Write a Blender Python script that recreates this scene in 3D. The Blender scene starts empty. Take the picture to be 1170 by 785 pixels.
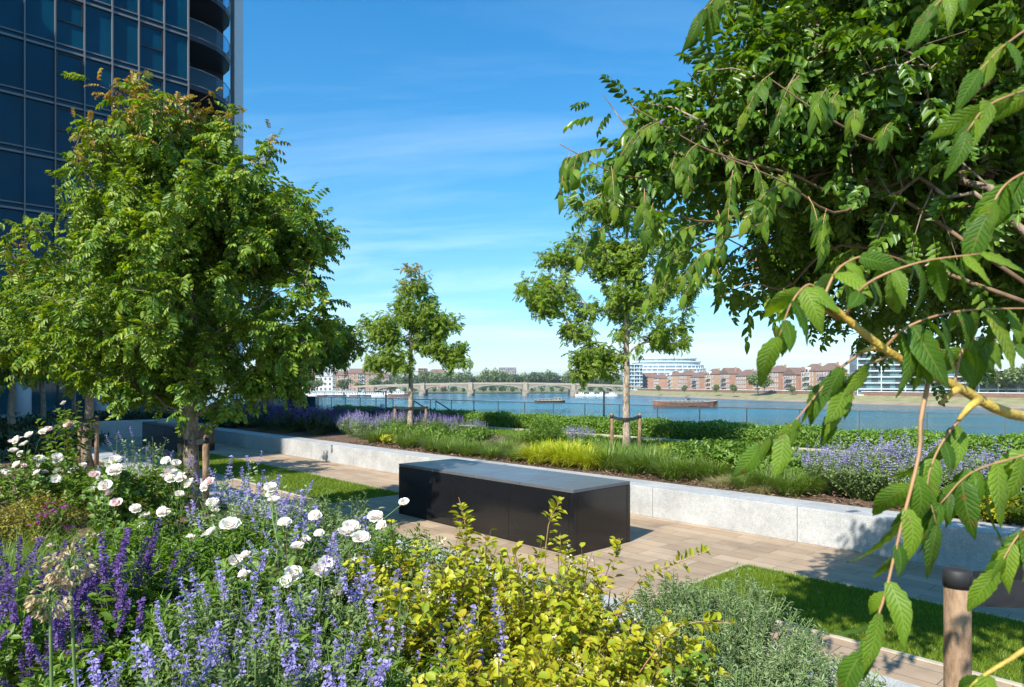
import bpy, math, random
import numpy as np
from mathutils import Vector, Matrix
SC = bpy.context.scene
COL = SC.collection
R = math.radians
rng = np.random.default_rng(7)
H = 1.7                       # eye height above the paving
U = np.array([-0.68, 0.733]); U /= np.linalg.norm(U)      # along the garden
V = np.array([-U[0]*0 + 0.733, 0.68]); V /= np.linalg.norm(V)  # towards the river
V = np.array([U[1], -U[0]])

def ab(a, b, z=0.0):
    p = U*a + V*b
    return np.array([p[0], p[1], z])
def at(px, Y, z=0.0):
    return np.array([(px-585)/780*Y, Y, z])
def atz(px, py, Y):
    return np.array([(px-585)/780*Y, Y, H-(py-440)/780*Y])
def a_of(x, y): return U[0]*x+U[1]*y
def b_of(x, y): return V[0]*x+V[1]*y

# ------------------------------------------------------------------ mesh building
class MB:
    def __init__(s): s.v=[]; s.q=[]; s.t=[]; s.p=[]; s.n=0; s.uv=[]
    def add(s, v, q=None, t=None, uv=None):
        v=np.asarray(v,float).reshape(-1,3)
        if q is not None and len(q): s.q.append(np.asarray(q,int).reshape(-1,4)+s.n)
        if t is not None and len(t): s.t.append(np.asarray(t,int).reshape(-1,3)+s.n)
        s.v.append(v); s.uv.append(np.zeros((len(v),2)) if uv is None else np.asarray(uv,float)); s.n+=len(v); return s
    def poly(s, v, faces):
        v=np.asarray(v,float).reshape(-1,3)
        for f in faces: s.p.append([i+s.n for i in f])
        s.v.append(v); s.uv.append(np.zeros((len(v),2))); s.n+=len(v); return s
    def box(s, c, size, rz=0.0, M=None):
        x,y,z=[k/2 for k in size]
        v=np.array([[-x,-y,-z],[x,-y,-z],[x,y,-z],[-x,y,-z],[-x,-y,z],[x,-y,z],[x,y,z],[-x,y,z]])
        if M is not None: v=v@M.T
        elif rz:
            c_,s_=math.cos(rz),math.sin(rz); v=v@np.array([[c_,-s_,0],[s_,c_,0],[0,0,1]]).T
        return s.add(v+np.asarray(c), [[0,3,2,1],[4,5,6,7],[0,1,5,4],[1,2,6,5],[2,3,7,6],[3,0,4,7]])
    def gbox(s, a0,a1,b0,b1,z0,z1):            # box in garden coordinates
        v=[ab(a0,b0,z0),ab(a0,b1,z0),ab(a1,b1,z0),ab(a1,b0,z0),ab(a0,b0,z1),ab(a0,b1,z1),ab(a1,b1,z1),ab(a1,b0,z1)]
        return s.add(v, [[0,3,2,1],[4,5,6,7],[0,1,5,4],[1,2,6,5],[2,3,7,6],[3,0,4,7]])
    def prism(s, pts, z0, z1):
        n=len(pts); v=[(p[0],p[1],z0) for p in pts]+[(p[0],p[1],z1) for p in pts]
        return s.poly(v, [list(range(n))[::-1], list(range(n,2*n))]+[[i,(i+1)%n,(i+1)%n+n,i+n] for i in range(n)])
    def tube(s, path, rad, seg=6, cap=True):
        P=np.asarray(path,float); n=len(P); rad=np.broadcast_to(np.asarray(rad,float),(n,))
        T=np.gradient(P,axis=0); T/=np.linalg.norm(T,axis=1)[:,None]+1e-9
        ref=np.array([0,0,1.]) if abs(T[0][2])<0.9 else np.array([1.,0,0])
        A=np.cross(T,ref); A/=np.linalg.norm(A,axis=1)[:,None]+1e-9; B=np.cross(T,A)
        th=np.linspace(0,2*np.pi,seg,endpoint=False)
        v=P[:,None]+rad[:,None,None]*(np.cos(th)[None,:,None]*A[:,None]+np.sin(th)[None,:,None]*B[:,None])
        i=np.arange(n-1)[:,None]*seg; j=np.arange(seg)[None]; k=(j+1)%seg
        q=np.stack([i+j,i+k,i+seg+k,i+seg+j],-1).reshape(-1,4)
        s.add(v.reshape(-1,3),q)
        if cap:
            s.p.append([s.n-seg+x for x in range(seg)])
            s.p.append([s.n-n*seg+x for x in range(seg)][::-1])
        return s
    def inst(s, tm, pos, Rm, sc):
        tv,tq=tm[0],tm[1]; N=len(pos); k=len(tv)
        sc=np.asarray(sc,float)
        if sc.ndim==1: sc=sc[:,None,None]
        else: sc=sc[:,None,:]
        v=np.einsum('nij,nkj->nki',Rm,tv[None]*sc)+pos[:,None]
        q=(np.asarray(tq)[None]+np.arange(N)[:,None,None]*k).reshape(-1,len(tq[0]))
        uv=None
        if len(tm)>2: uv=np.tile(tm[2],(N,1))
        if len(tq[0])==4: s.add(v.reshape(-1,3),q=q,uv=uv)
        else: s.add(v.reshape(-1,3),t=q,uv=uv)
        return s
    def build(s, name, mat, parent=None, smooth=None, uv=False, bevel=0, origin=None):
        v=np.concatenate(s.v) if s.v else np.zeros((0,3))
        off=np.zeros(3)
        if origin is not None: off=np.asarray(origin,float)
        elif parent is not None: off=wloc(parent)
        q=np.concatenate(s.q) if s.q else np.zeros((0,4),int)
        t=np.concatenate(s.t) if s.t else np.zeros((0,3),int)
        loops=[q.ravel(),t.ravel()]; tot=[np.full(len(q),4),np.full(len(t),3)]
        for p in s.p: loops.append(np.array(p)); tot.append(np.array([len(p)]))
        loops=np.concatenate(loops).astype(np.int32); tot=np.concatenate(tot).astype(np.int32)
        start=np.concatenate([[0],np.cumsum(tot)[:-1]]).astype(np.int32)
        me=bpy.data.meshes.new(name)
        me.vertices.add(len(v)); me.vertices.foreach_set('co',(v-off).astype(np.float32).ravel())
        me.loops.add(len(loops)); me.loops.foreach_set('vertex_index',loops)
        me.polygons.add(len(tot)); me.polygons.foreach_set('loop_start',start)
        if smooth is None: smooth=mat is not None and any(k in mat.name for k in ('leaves','grass','blades','petals','flowers','stem','twig','bark','branch','stalk','timber','bells','buds','chips','rubber'))
        me.polygons.foreach_set('use_smooth',np.full(len(tot),bool(smooth)))
        me.update(calc_edges=True)
        if uv:
            U_=np.concatenate(s.uv); l=me.uv_layers.new(name='UVMap'); l.data.foreach_set('uv',U_[loops].astype(np.float32).ravel())
        o=bpy.data.objects.new(name,me); COL.objects.link(o)
        if mat: me.materials.append(mat)
        if parent is not None: o.parent=parent
        elif origin is not None: o.location=origin
        if bevel:
            m=o.modifiers.new('bevel','BEVEL'); m.width=bevel; m.segments=2; m.limit_method='ANGLE'
        return o
def wloc(o):
    p=np.zeros(3)
    while o is not None: p=p+np.array(o.location); o=o.parent
    return p
def nrm(a): return a/(np.linalg.norm(a,axis=-1,keepdims=True)+1e-9)
def frames(D, N):
    D=nrm(D); N=N-(N*D).sum(-1,keepdims=True)*D; N=nrm(N); Y=np.cross(N,D)
    return np.stack([D,Y,N],axis=-1)
def rdir(n): return nrm(rng.normal(size=(n,3)))

ORD=['first','second','third','fourth','fifth','sixth','seventh','eighth','ninth','tenth','eleventh','twelfth','thirteenth','fourteenth','fifteenth','sixteenth','seventeenth','eighteenth','nineteenth','twentieth','twenty-first','twenty-second','twenty-third','twenty-fourth','twenty-fifth','twenty-sixth','twenty-seventh','twenty-eighth','twenty-ninth','thirtieth','thirty-first','thirty-second','thirty-third','thirty-fourth','thirty-fifth','thirty-sixth','thirty-seventh','thirty-eighth','thirty-ninth','fortieth','forty-first','forty-second','forty-third','forty-fourth','forty-fifth','forty-sixth','forty-seventh','forty-eighth']
REG={}
def tag(o, label, cat, group=None):
    o['label']=label; o['category']=cat
    if group: o['group']=group
    if '{ord}' in label: REG.setdefault(label,[]).append(o)
    return o
def thing(name, label, cat, loc, group=None):
    o=bpy.data.objects.new(name,None); COL.objects.link(o); o.empty_display_size=.2
    o.location=[float(x) for x in loc]; return tag(o,label,cat,group)
def struct(o, kind='structure'): o['kind']=kind; return o
def dup(root, loc, rz=0.0, sc=1.0, label=None):
    r=root.copy(); COL.objects.link(r); r.location=[float(x) for x in loc]; r.rotation_euler=(0,0,rz)
    r.scale=(sc,sc,sc) if np.isscalar(sc) else sc
    for ch in root.children:
        c=ch.copy(); COL.objects.link(c); c.parent=r
        for g in ch.children:
            d=g.copy(); COL.objects.link(d); d.parent=c
    lab=label or root['label']; r['label']=lab
    if '{ord}' in lab: REG.setdefault(lab,[]).append(r)
    return r

# ------------------------------------------------------------------ materials
def mat(name):
    m=bpy.data.materials.new(name); m.use_nodes=True; nt=m.node_tree; nt.nodes.clear()
    return m,nt,nt.nodes,nt.links
def node(n, t, **kw):
    x=n.new(t)
    for k,v in kw.items():
        if hasattr(x,k) and k not in x.inputs: setattr(x,k,v)
        else: x.inputs[k].default_value=v
    return x
def ramp(n, stops):
    r=n.new('ShaderNodeValToRGB'); e=r.color_ramp.elements
    while len(e)<len(stops): e.new(0.5)
    for i,(p,c) in enumerate(stops): e[i].position=p; e[i].color=(c[0],c[1],c[2],1)
    return r
def leafmat(name, cols, trans=0.3, rough=0.45, tip=None, spec=0.4, nscale=1.2):
    m,nt,n,l=mat(name)
    g=n.new('ShaderNodeNewGeometry'); k=len(cols)
    tc=n.new('ShaderNodeTexCoord')
    no=node(n,'ShaderNodeTexNoise',Scale=nscale); no.inputs['Detail'].default_value=2
    l.new(tc.outputs['Object'],no.inputs['Vector'])
    mx=node(n,'ShaderNodeMix',data_type='FLOAT'); mx.inputs[0].default_value=.45
    l.new(g.outputs['Random Per Island'],mx.inputs[2]); l.new(no.outputs['Fac'],mx.inputs[3])
    r=ramp(n,[(0.15+0.7*i/(max(1,k-1)),c) for i,c in enumerate(cols)])
    l.new(mx.outputs[0],r.inputs[0])
    p=node(n,'ShaderNodeBsdfPrincipled',Roughness=rough); p.inputs['Specular IOR Level'].default_value=spec
    l.new(r.outputs[0],p.inputs['Base Color'])
    t=n.new('ShaderNodeBsdfTranslucent')
    hs=node(n,'ShaderNodeHueSaturation',Hue=.485,Saturation=1.15,Value=1.5); l.new(r.outputs[0],hs.inputs['Color']); l.new(hs.outputs[0],t.inputs[0])
    ms=node(n,'ShaderNodeMixShader'); ms.inputs[0].default_value=trans
    l.new(p.outputs[0],ms.inputs[1]); l.new(t.outputs[0],ms.inputs[2])
    o=n.new('ShaderNodeOutputMaterial'); l.new(ms.outputs[0],o.inputs[0]); return m
def plain(name, col, rough=0.6, metal=0.0, var=0.12, scale=6.0, bump=0.0, spec=.4, bscale=None, detail=4, coat=0):
    m,nt,n,l=mat(name)
    tc=n.new('ShaderNodeTexCoord')
    no=node(n,'ShaderNodeTexNoise',Scale=scale); no.inputs['Detail'].default_value=detail
    l.new(tc.outputs['Object'],no.inputs['Vector'])
    c=np.array(col); r=ramp(n,[(0.3,c*(1-var)),(0.7,np.minimum(c*(1+var),1))]); l.new(no.outputs['Fac'],r.inputs[0])
    p=node(n,'ShaderNodeBsdfPrincipled',Roughness=rough,Metallic=metal); p.inputs['Specular IOR Level'].default_value=spec
    if coat: p.inputs['Coat Weight'].default_value=coat
    l.new(r.outputs[0],p.inputs['Base Color'])
    if bump:
        b=node(n,'ShaderNodeBump',Strength=bump); b.inputs['Distance'].default_value=.02
        n2=node(n,'ShaderNodeTexNoise',Scale=bscale or scale*4); n2.inputs['Detail'].default_value=5
        l.new(tc.outputs['Object'],n2.inputs['Vector']); l.new(n2.outputs['Fac'],b.inputs['Height']); l.new(b.outputs[0],p.inputs['Normal'])
    o=n.new('ShaderNodeOutputMaterial'); l.new(p.outputs[0],o.inputs[0]); return m
def granite(name, light, dark, grain=220, rough=.55, bump=.15, stain=.25, thr=(.42,.62)):
    m,nt,n,l=mat(name); g=n.new('ShaderNodeNewGeometry')
    v=node(n,'ShaderNodeTexNoise',Scale=grain); v.inputs['Detail'].default_value=3; v.inputs['Roughness'].default_value=.7
    w=node(n,'ShaderNodeTexNoise',Scale=2.2); w.inputs['Detail'].default_value=6; w.inputs['Roughness'].default_value=.65
    w2=node(n,'ShaderNodeTexNoise',Scale=grain/7); w2.inputs['Detail'].default_value=2
    for q in (v,w,w2): l.new(g.outputs['Position'],q.inputs['Vector'])
    r=ramp(n,[(thr[0],dark),(thr[1],light)]); l.new(v.outputs['Fac'],r.inputs[0])
    r2=ramp(n,[(.35,(1-stain,)*3),(.65,(1,1,1))]); l.new(w.outputs['Fac'],r2.inputs[0])
    r3=ramp(n,[(.35,(.88,)*3),(.65,(1,1,1))]); l.new(w2.outputs['Fac'],r3.inputs[0])
    a=n.new('ShaderNodeMix'); a.data_type='RGBA'; a.blend_type='MULTIPLY'; a.inputs[0].default_value=1
    l.new(r.outputs[0],a.inputs[6]); l.new(r2.outputs[0],a.inputs[7])
    a2=n.new('ShaderNodeMix'); a2.data_type='RGBA'; a2.blend_type='MULTIPLY'; a2.inputs[0].default_value=1
    l.new(a.outputs[2],a2.inputs[6]); l.new(r3.outputs[0],a2.inputs[7])
    p=node(n,'ShaderNodeBsdfPrincipled',Roughness=rough); l.new(a2.outputs[2],p.inputs['Base Color'])
    mr=n.new('ShaderNodeMapRange'); mr.inputs[1].default_value=.35; mr.inputs[2].default_value=.7; mr.inputs[3].default_value=rough; mr.inputs[4].default_value=rough+.16; l.new(w.outputs['Fac'],mr.inputs[0]); l.new(mr.outputs[0],p.inputs['Roughness'])
    b=node(n,'ShaderNodeBump',Strength=bump); b.inputs['Distance'].default_value=.004; l.new(v.outputs['Fac'],b.inputs['Height']); l.new(b.outputs[0],p.inputs['Normal'])
    o=n.new('ShaderNodeOutputMaterial'); l.new(p.outputs[0],o.inputs[0]); return m
def bark(name, c1, c2, scale=9):
    m,nt,n,l=mat(name); tc=n.new('ShaderNodeTexCoord'); mp=n.new('ShaderNodeMapping'); mp.inputs['Scale'].default_value=(1,1,.35)
    l.new(tc.outputs['Object'],mp.inputs[0])
    v=node(n,'ShaderNodeTexNoise',Scale=scale*4); v.inputs['Detail'].default_value=6; v.inputs['Roughness'].default_value=.7; l.new(mp.outputs[0],v.inputs['Vector'])
    r=ramp(n,[(.38,c1),(.62,c2)]); l.new(v.outputs['Fac'],r.inputs[0])
    p=node(n,'ShaderNodeBsdfPrincipled',Roughness=.85); l.new(r.outputs[0],p.inputs['Base Color'])
    b=node(n,'ShaderNodeBump',Strength=.8); b.inputs['Distance'].default_value=.01; l.new(v.outputs['Fac'],b.inputs['Height']); l.new(b.outputs[0],p.inputs['Normal'])
    o=n.new('ShaderNodeOutputMaterial'); l.new(p.outputs[0],o.inputs[0]); return m

M={}
M['granite']=granite('light_granite',(.62,.61,.58),(.36,.36,.36),grain=140,stain=.24)
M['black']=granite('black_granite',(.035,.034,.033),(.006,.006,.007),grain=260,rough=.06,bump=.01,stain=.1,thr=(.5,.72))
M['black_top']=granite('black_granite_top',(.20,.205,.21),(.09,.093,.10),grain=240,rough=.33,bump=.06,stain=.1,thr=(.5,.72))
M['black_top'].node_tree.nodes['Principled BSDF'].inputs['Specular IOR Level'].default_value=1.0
M['bark']=bark('tree_bark',(.10,.07,.045),(.34,.26,.18))
M['bark_pale']=bark('pale_bark',(.12,.085,.06),(.50,.40,.29),6)
M['twig']=plain('twig',(.16,.10,.055),.8,var=.3,scale=20)
M['twig_green']=plain('green_stem',(.14,.22,.06),.6,var=.2,scale=20)
M['twig_yellow']=plain('yellow_branch',(.44,.31,.06),.5,var=.35,scale=45,bump=.3)
M['twig_red']=plain('reddish_leafstalk',(.34,.19,.09),.5,var=.25,scale=30)
M['timber']=bark('stake_timber',(.13,.075,.04),(.34,.22,.13),5)
M['edging']=plain('stone_edging',(.42,.36,.28),.8,var=.15,scale=8)
M['rubber']=plain('black_rubber',(.02,.02,.022),.6)
M['L_tree']=leafmat('tree_leaves',[(.05,.12,.012),(.10,.20,.016),(.19,.29,.022),(.33,.36,.03)],trans=.34)
M['L_treetip']=leafmat('young_tip_leaves',[(.24,.26,.03),(.32,.24,.035),(.36,.17,.04)],trans=.3)
M['L_airy']=leafmat('airy_tree_leaves',[(.13,.23,.03),(.20,.31,.035),(.28,.37,.045)],trans=.48)
M['L_near']=leafmat('near_tree_leaves',[(.045,.11,.014),(.085,.175,.018),(.17,.27,.028)],trans=.32,rough=.35)
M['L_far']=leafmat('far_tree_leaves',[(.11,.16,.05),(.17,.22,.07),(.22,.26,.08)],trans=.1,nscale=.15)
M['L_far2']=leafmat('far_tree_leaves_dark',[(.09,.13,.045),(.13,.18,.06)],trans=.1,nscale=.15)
M['L_rose']=leafmat('rose_leaves',[(.06,.13,.018),(.11,.20,.025),(.18,.27,.04)],trans=.25)
M['L_green']=leafmat('perennial_leaves',[(.07,.15,.018),(.12,.22,.025),(.20,.30,.04)],trans=.3)
M['L_grey']=leafmat('catmint_leaves',[(.10,.16,.045),(.16,.23,.07),(.23,.29,.11)],trans=.2,rough=.7)
M['L_silver']=leafmat('silver_leaves',[(.15,.22,.09),(.25,.33,.15),(.36,.44,.23)],trans=.2,rough=.7)
M['L_yellow']=leafmat('yellow_shrub_leaves',[(.18,.25,.015),(.33,.37,.02),(.48,.47,.03),(.38,.26,.03)],trans=.35)
M['L_gold']=leafmat('golden_grass',[(.28,.36,.02),(.45,.50,.03),(.55,.55,.05)],trans=.35)
M['L_straw']=leafmat('feather_grass',[(.26,.28,.09),(.42,.38,.18),(.52,.46,.26)],trans=.3)
M['L_grass']=leafmat('clump_grass',[(.10,.17,.03),(.16,.25,.04),(.24,.31,.07)],trans=.3)
M['L_lawn']=leafmat('lawn_blades',[(.10,.17,.014),(.16,.24,.018),(.24,.31,.03)],trans=.35,nscale=1.5)
M['L_hedge']=leafmat('hedge_leaves',[(.09,.18,.02),(.13,.24,.03),(.18,.29,.04)],trans=.3,nscale=8)
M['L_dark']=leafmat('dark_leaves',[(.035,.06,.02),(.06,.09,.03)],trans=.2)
M['F_violet']=leafmat('catmint_flowers',[(.25,.21,.48),(.35,.30,.57),(.46,.41,.68)],trans=.3,rough=.7)
M['F_purple']=leafmat('salvia_flowers',[(.10,.045,.19),(.16,.085,.29),(.25,.16,.40)],trans=.25,rough=.7)
M['F_mauve']=leafmat('pale_lavender_flowers',[(.26,.22,.42),(.38,.33,.55),(.48,.44,.62)],trans=.3,rough=.7)
M['F_white']=leafmat('white_petals',[(.74,.68,.60),(.84,.81,.75),(.86,.80,.76)],trans=.25,rough=.5,nscale=6)
M['F_pink']=leafmat('pink_petals',[(.78,.58,.56),(.82,.70,.66)],trans=.25,rough=.5)
M['F_mag']=leafmat('magenta_petals',[(.30,.05,.22),(.45,.10,.35)],trans=.25)
M['F_tan']=leafmat('dry_flower_bells',[(.42,.30,.18),(.55,.44,.26),(.40,.42,.20)],trans=.25,rough=.7)
M['F_cream']=leafmat('cream_buds',[(.66,.58,.36),(.75,.70,.52)],trans=.2)
M['steel']=plain('grey_steel',(.25,.26,.27),.4,metal=.8)
M['dark_steel']=plain('dark_steel',(.05,.055,.06),.45,metal=.5)
M['white']=plain('white_paint',(.75,.74,.71),.5,var=.05,scale=.5)

# mulch and soil
def mulchmat():
    m,nt,n,l=mat('bark_mulch'); g=n.new('ShaderNodeNewGeometry')
    v=node(n,'ShaderNodeTexVoronoi',Scale=42); v.inputs['Randomness'].default_value=1
    l.new(g.outputs['Position'],v.inputs['Vector'])
    r=ramp(n,[(.1,(.045,.025,.015)),(.5,(.14,.08,.048)),(.9,(.26,.165,.10))]); l.new(v.outputs['Color'],r.inputs[0])
    p=node(n,'ShaderNodeBsdfPrincipled',Roughness=.9); l.new(r.outputs[0],p.inputs['Base Color'])
    b=node(n,'ShaderNodeBump',Strength=1); b.inputs['Distance'].default_value=.02; l.new(v.outputs['Distance'],b.inputs['Height']); l.new(b.outputs[0],p.inputs['Normal'])
    o=n.new('ShaderNodeOutputMaterial'); l.new(p.outputs[0],o.inputs[0]); return m
M['mulch']=mulchmat()
M['chip']=leafmat('mulch_chips',[(.07,.04,.025),(.17,.10,.06),(.30,.20,.13)],trans=0,rough=.9)
def pavemat():
    m,nt,n,l=mat('sandstone_paving'); g=n.new('ShaderNodeNewGeometry'); mp=n.new('ShaderNodeMapping')
    mp.inputs['Rotation'].default_value=(0,0,-math.atan2(U[1],U[0])); l.new(g.outputs['Position'],mp.inputs[0])
    br=n.new('ShaderNodeTexBrick'); br.offset=.5; br.inputs['Scale'].default_value=1
    br.inputs['Brick Width'].default_value=.6; br.inputs['Row Height'].default_value=.2; br.inputs['Mortar Size'].default_value=.0035; br.inputs['Mortar Smooth'].default_value=.1
    br.inputs['Color1'].default_value=(.33,.235,.15,1); br.inputs['Color2'].default_value=(.44,.325,.22,1); br.inputs['Mortar'].default_value=(.15,.115,.08,1)
    br.inputs['Bias'].default_value=0
    l.new(mp.outputs[0],br.inputs['Vector'])
    no=node(n,'ShaderNodeTexNoise',Scale=1.6); no.inputs['Detail'].default_value=7; no.inputs['Roughness'].default_value=.65; l.new(g.outputs['Position'],no.inputs['Vector'])
    n2=node(n,'ShaderNodeTexNoise',Scale=120); n2.inputs['Detail'].default_value=2; l.new(g.outputs['Position'],n2.inputs['Vector'])
    r=ramp(n,[(.3,(.66,.66,.68)),(.5,(.95,.95,.95)),(.7,(1.12,1.09,1.05))]); l.new(no.outputs['Fac'],r.inputs[0])
    r2=ramp(n,[(.3,(.86,)*3),(.7,(1.08,)*3)]); l.new(n2.outputs['Fac'],r2.inputs[0])
    a=n.new('ShaderNodeMix'); a.data_type='RGBA'; a.blend_type='MULTIPLY'; a.inputs[0].default_value=1; l.new(br.outputs[0],a.inputs[6]); l.new(r.outputs[0],a.inputs[7])
    c=n.new('ShaderNodeMix'); c.data_type='RGBA'; c.blend_type='MULTIPLY'; c.inputs[0].default_value=1; l.new(a.outputs[2],c.inputs[6]); l.new(r2.outputs[0],c.inputs[7])
    p=node(n,'ShaderNodeBsdfPrincipled',Roughness=.75); l.new(c.outputs[2],p.inputs['Base Color'])
    b=node(n,'ShaderNodeBump',Strength=.5); b.invert=True; b.inputs['Distance'].default_value=.004; l.new(br.outputs['Fac'],b.inputs['Height']); l.new(b.outputs[0],p.inputs['Normal'])
    o=n.new('ShaderNodeOutputMaterial'); l.new(p.outputs[0],o.inputs[0]); return m
M['paving']=pavemat()
M['turf']=plain('turf_soil',(.07,.13,.02),.9,var=.3,scale=5)
M['gravel']=plain('pale_gravel_path',(.52,.44,.32),.9,var=.15,scale=30,bump=.3)
M['concrete']=plain('grey_concrete',(.33,.33,.33),.8,var=.15,scale=2)
M['land']=plain('far_land',(.16,.17,.08),.9,var=.3,scale=.05)
M['bank']=plain('reed_bank',(.25,.23,.10),.9,var=.3,scale=.25,bump=.5)
M['mud']=plain('river_mud',(.30,.22,.14),.7,var=.2,scale=.2)
def watermat():
    m,nt,n,l=mat('river_water'); g=n.new('ShaderNodeNewGeometry')
    mp=n.new('ShaderNodeMapping'); mp.inputs['Scale'].default_value=(.5,1.4,1); l.new(g.outputs['Position'],mp.inputs[0])
    a=node(n,'ShaderNodeTexNoise',Scale=.5); a.inputs['Detail'].default_value=7; a.inputs['Roughness'].default_value=.65; l.new(mp.outputs[0],a.inputs['Vector'])
    c=node(n,'ShaderNodeTexNoise',Scale=.018); c.inputs['Detail'].default_value=3; l.new(mp.outputs[0],c.inputs['Vector'])
    r=ramp(n,[(.35,(.020,.085,.12)),(.65,(.04,.13,.17))]); l.new(c.outputs['Fac'],r.inputs[0])
    rr=ramp(n,[(.4,(.08,)*3),(.6,(.22,)*3)]); l.new(c.outputs['Fac'],rr.inputs[0])
    p=node(n,'ShaderNodeBsdfPrincipled',IOR=1.33); l.new(r.outputs[0],p.inputs['Base Color']); l.new(rr.outputs[0],p.inputs['Roughness'])
    b=node(n,'ShaderNodeBump',Strength=1.0); b.inputs['Distance'].default_value=.8; l.new(a.outputs['Fac'],b.inputs['Height']); l.new(b.outputs[0],p.inputs['Normal'])
    o=n.new('ShaderNodeOutputMaterial'); l.new(p.outputs[0],o.inputs[0]); return m
M['water']=watermat()
def glassmat(name, tint, refl=1.12, rough=.02):
    m,nt,n,l=mat(name)
    t=n.new('ShaderNodeBsdfTransparent'); t.inputs[0].default_value=(*tint,1)
    g=node(n,'ShaderNodeBsdfGlossy',Roughness=rough); lw=node(n,'ShaderNodeFresnel',IOR=refl)
    ms=n.new('ShaderNodeMixShader'); l.new(lw.outputs[0],ms.inputs[0]); l.new(t.outputs[0],ms.inputs[1]); l.new(g.outputs[0],ms.inputs[2])
    o=n.new('ShaderNodeOutputMaterial'); l.new(ms.outputs[0],o.inputs[0]); return m
M['glass']=glassmat('parapet_glass',(.72,.90,.92))
M['balcony_glass']=glassmat('balcony_glass',(.35,.62,.75),1.7)
def towerglass(name, c, rough=.04):
    m,nt,n,l=mat(name); g=n.new('ShaderNodeNewGeometry')
    a=node(n,'ShaderNodeTexNoise',Scale=.35); a.inputs['Detail'].default_value=2; l.new(g.outputs['Position'],a.inputs['Vector'])
    c=np.array(c); r=ramp(n,[(.35,c*.85),(.65,c*1.15)]); l.new(a.outputs['Fac'],r.inputs[0])
    p=node(n,'ShaderNodeBsdfPrincipled',Roughness=rough,IOR=1.5); l.new(r.outputs[0],p.inputs['Base Color']); p.inputs['Specular IOR Level'].default_value=.5
    o=n.new('ShaderNodeOutputMaterial'); l.new(p.outputs[0],o.inputs[0]); return m
M['tglass']=towerglass('tower_glass',(.002,.055,.10))
M['tglass_low']=towerglass('lobby_glass',(.02,.09,.12))
M['tglass'].node_tree.nodes['Principled BSDF'].inputs['Specular IOR Level'].default_value=.18
M['tframe']=plain('tower_metal_frame',(.20,.19,.19),.4,metal=.2,var=.05)
M['tdark']=plain('tower_dark_frame',(.02,.022,.028),.4)
M['column']=plain('pale_column',(.62,.64,.66),.5,var=.04)

# ------------------------------------------------------------------ leaf templates
def leaf_t(L=1.0, W=.45, fold=.12, curl=.15):
    v=np.array([[0,0,0],[.32*L,W/2,fold*W],[.68*L,W*.42,fold*W-curl*.3*L],[L,0,-curl*L],[.68*L,-W*.42,fold*W-curl*.3*L],[.32*L,-W/2,fold*W]])
    return v, np.array([[0,3,2,1],[0,5,4,3]])
LEAF=leaf_t()
LEAFW=leaf_t(W=.7,fold=.2,curl=.2)
NARROW=leaf_t(W=.16,fold=.3,curl=.25)
def pinnate(n=5, L=1.0, ll=.30, lw=.13, droop=.35, seed=0):
    r=np.random.default_rng(seed); mv=[];mq=[];k=0
    lt=leaf_t(1,lw/ll,.25,.25)
    def addl(p,d,nn,s):
        nonlocal k
        Rm=frames(np.array([d]),np.array([nn]))[0]; mv.append((lt[0]*s)@Rm.T+p); mq.append(lt[1]+k); k+=len(lt[0])
    for i in range(n):
        t=.22+.72*i/(n-1); p=np.array([t*L,0,-droop*t*t*L]); s=ll*(.75+.5*math.sin(math.pi*(t*.9)))*r.uniform(.85,1.1)
        for sg in (-1,1):
            addl(p,np.array([.45,sg*.85,-.45+r.uniform(-.3,.2)]),np.array([r.uniform(-.3,.3),-sg*.3,1]),s)
    addl(np.array([L*.97,0,-droop*L]),np.array([1,r.uniform(-.2,.2),-.8]),np.array([.3,0,1.]),ll)
    # rachis as a thin strip
    ts=np.linspace(0,1,4); w=.008
    pts=np.stack([ts*L,np.zeros(4),-droop*ts*ts*L],1)
    vv=np.concatenate([pts+[0,w,0],pts-[0,w,0]]); mv.append(vv); mq.append(np.array([[i,i+1,i+5,i+4] for i in range(3)])+k)
    return np.concatenate(mv),np.concatenate(mq)
PIN=[pinnate(5,seed=1,lw=.15),pinnate(5,ll=.30,lw=.15,droop=.45,seed=2),pinnate(4,ll=.36,lw=.17,droop=.1,seed=3),pinnate(3,L=.8,ll=.38,lw=.18,droop=.15,seed=4)]

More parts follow.
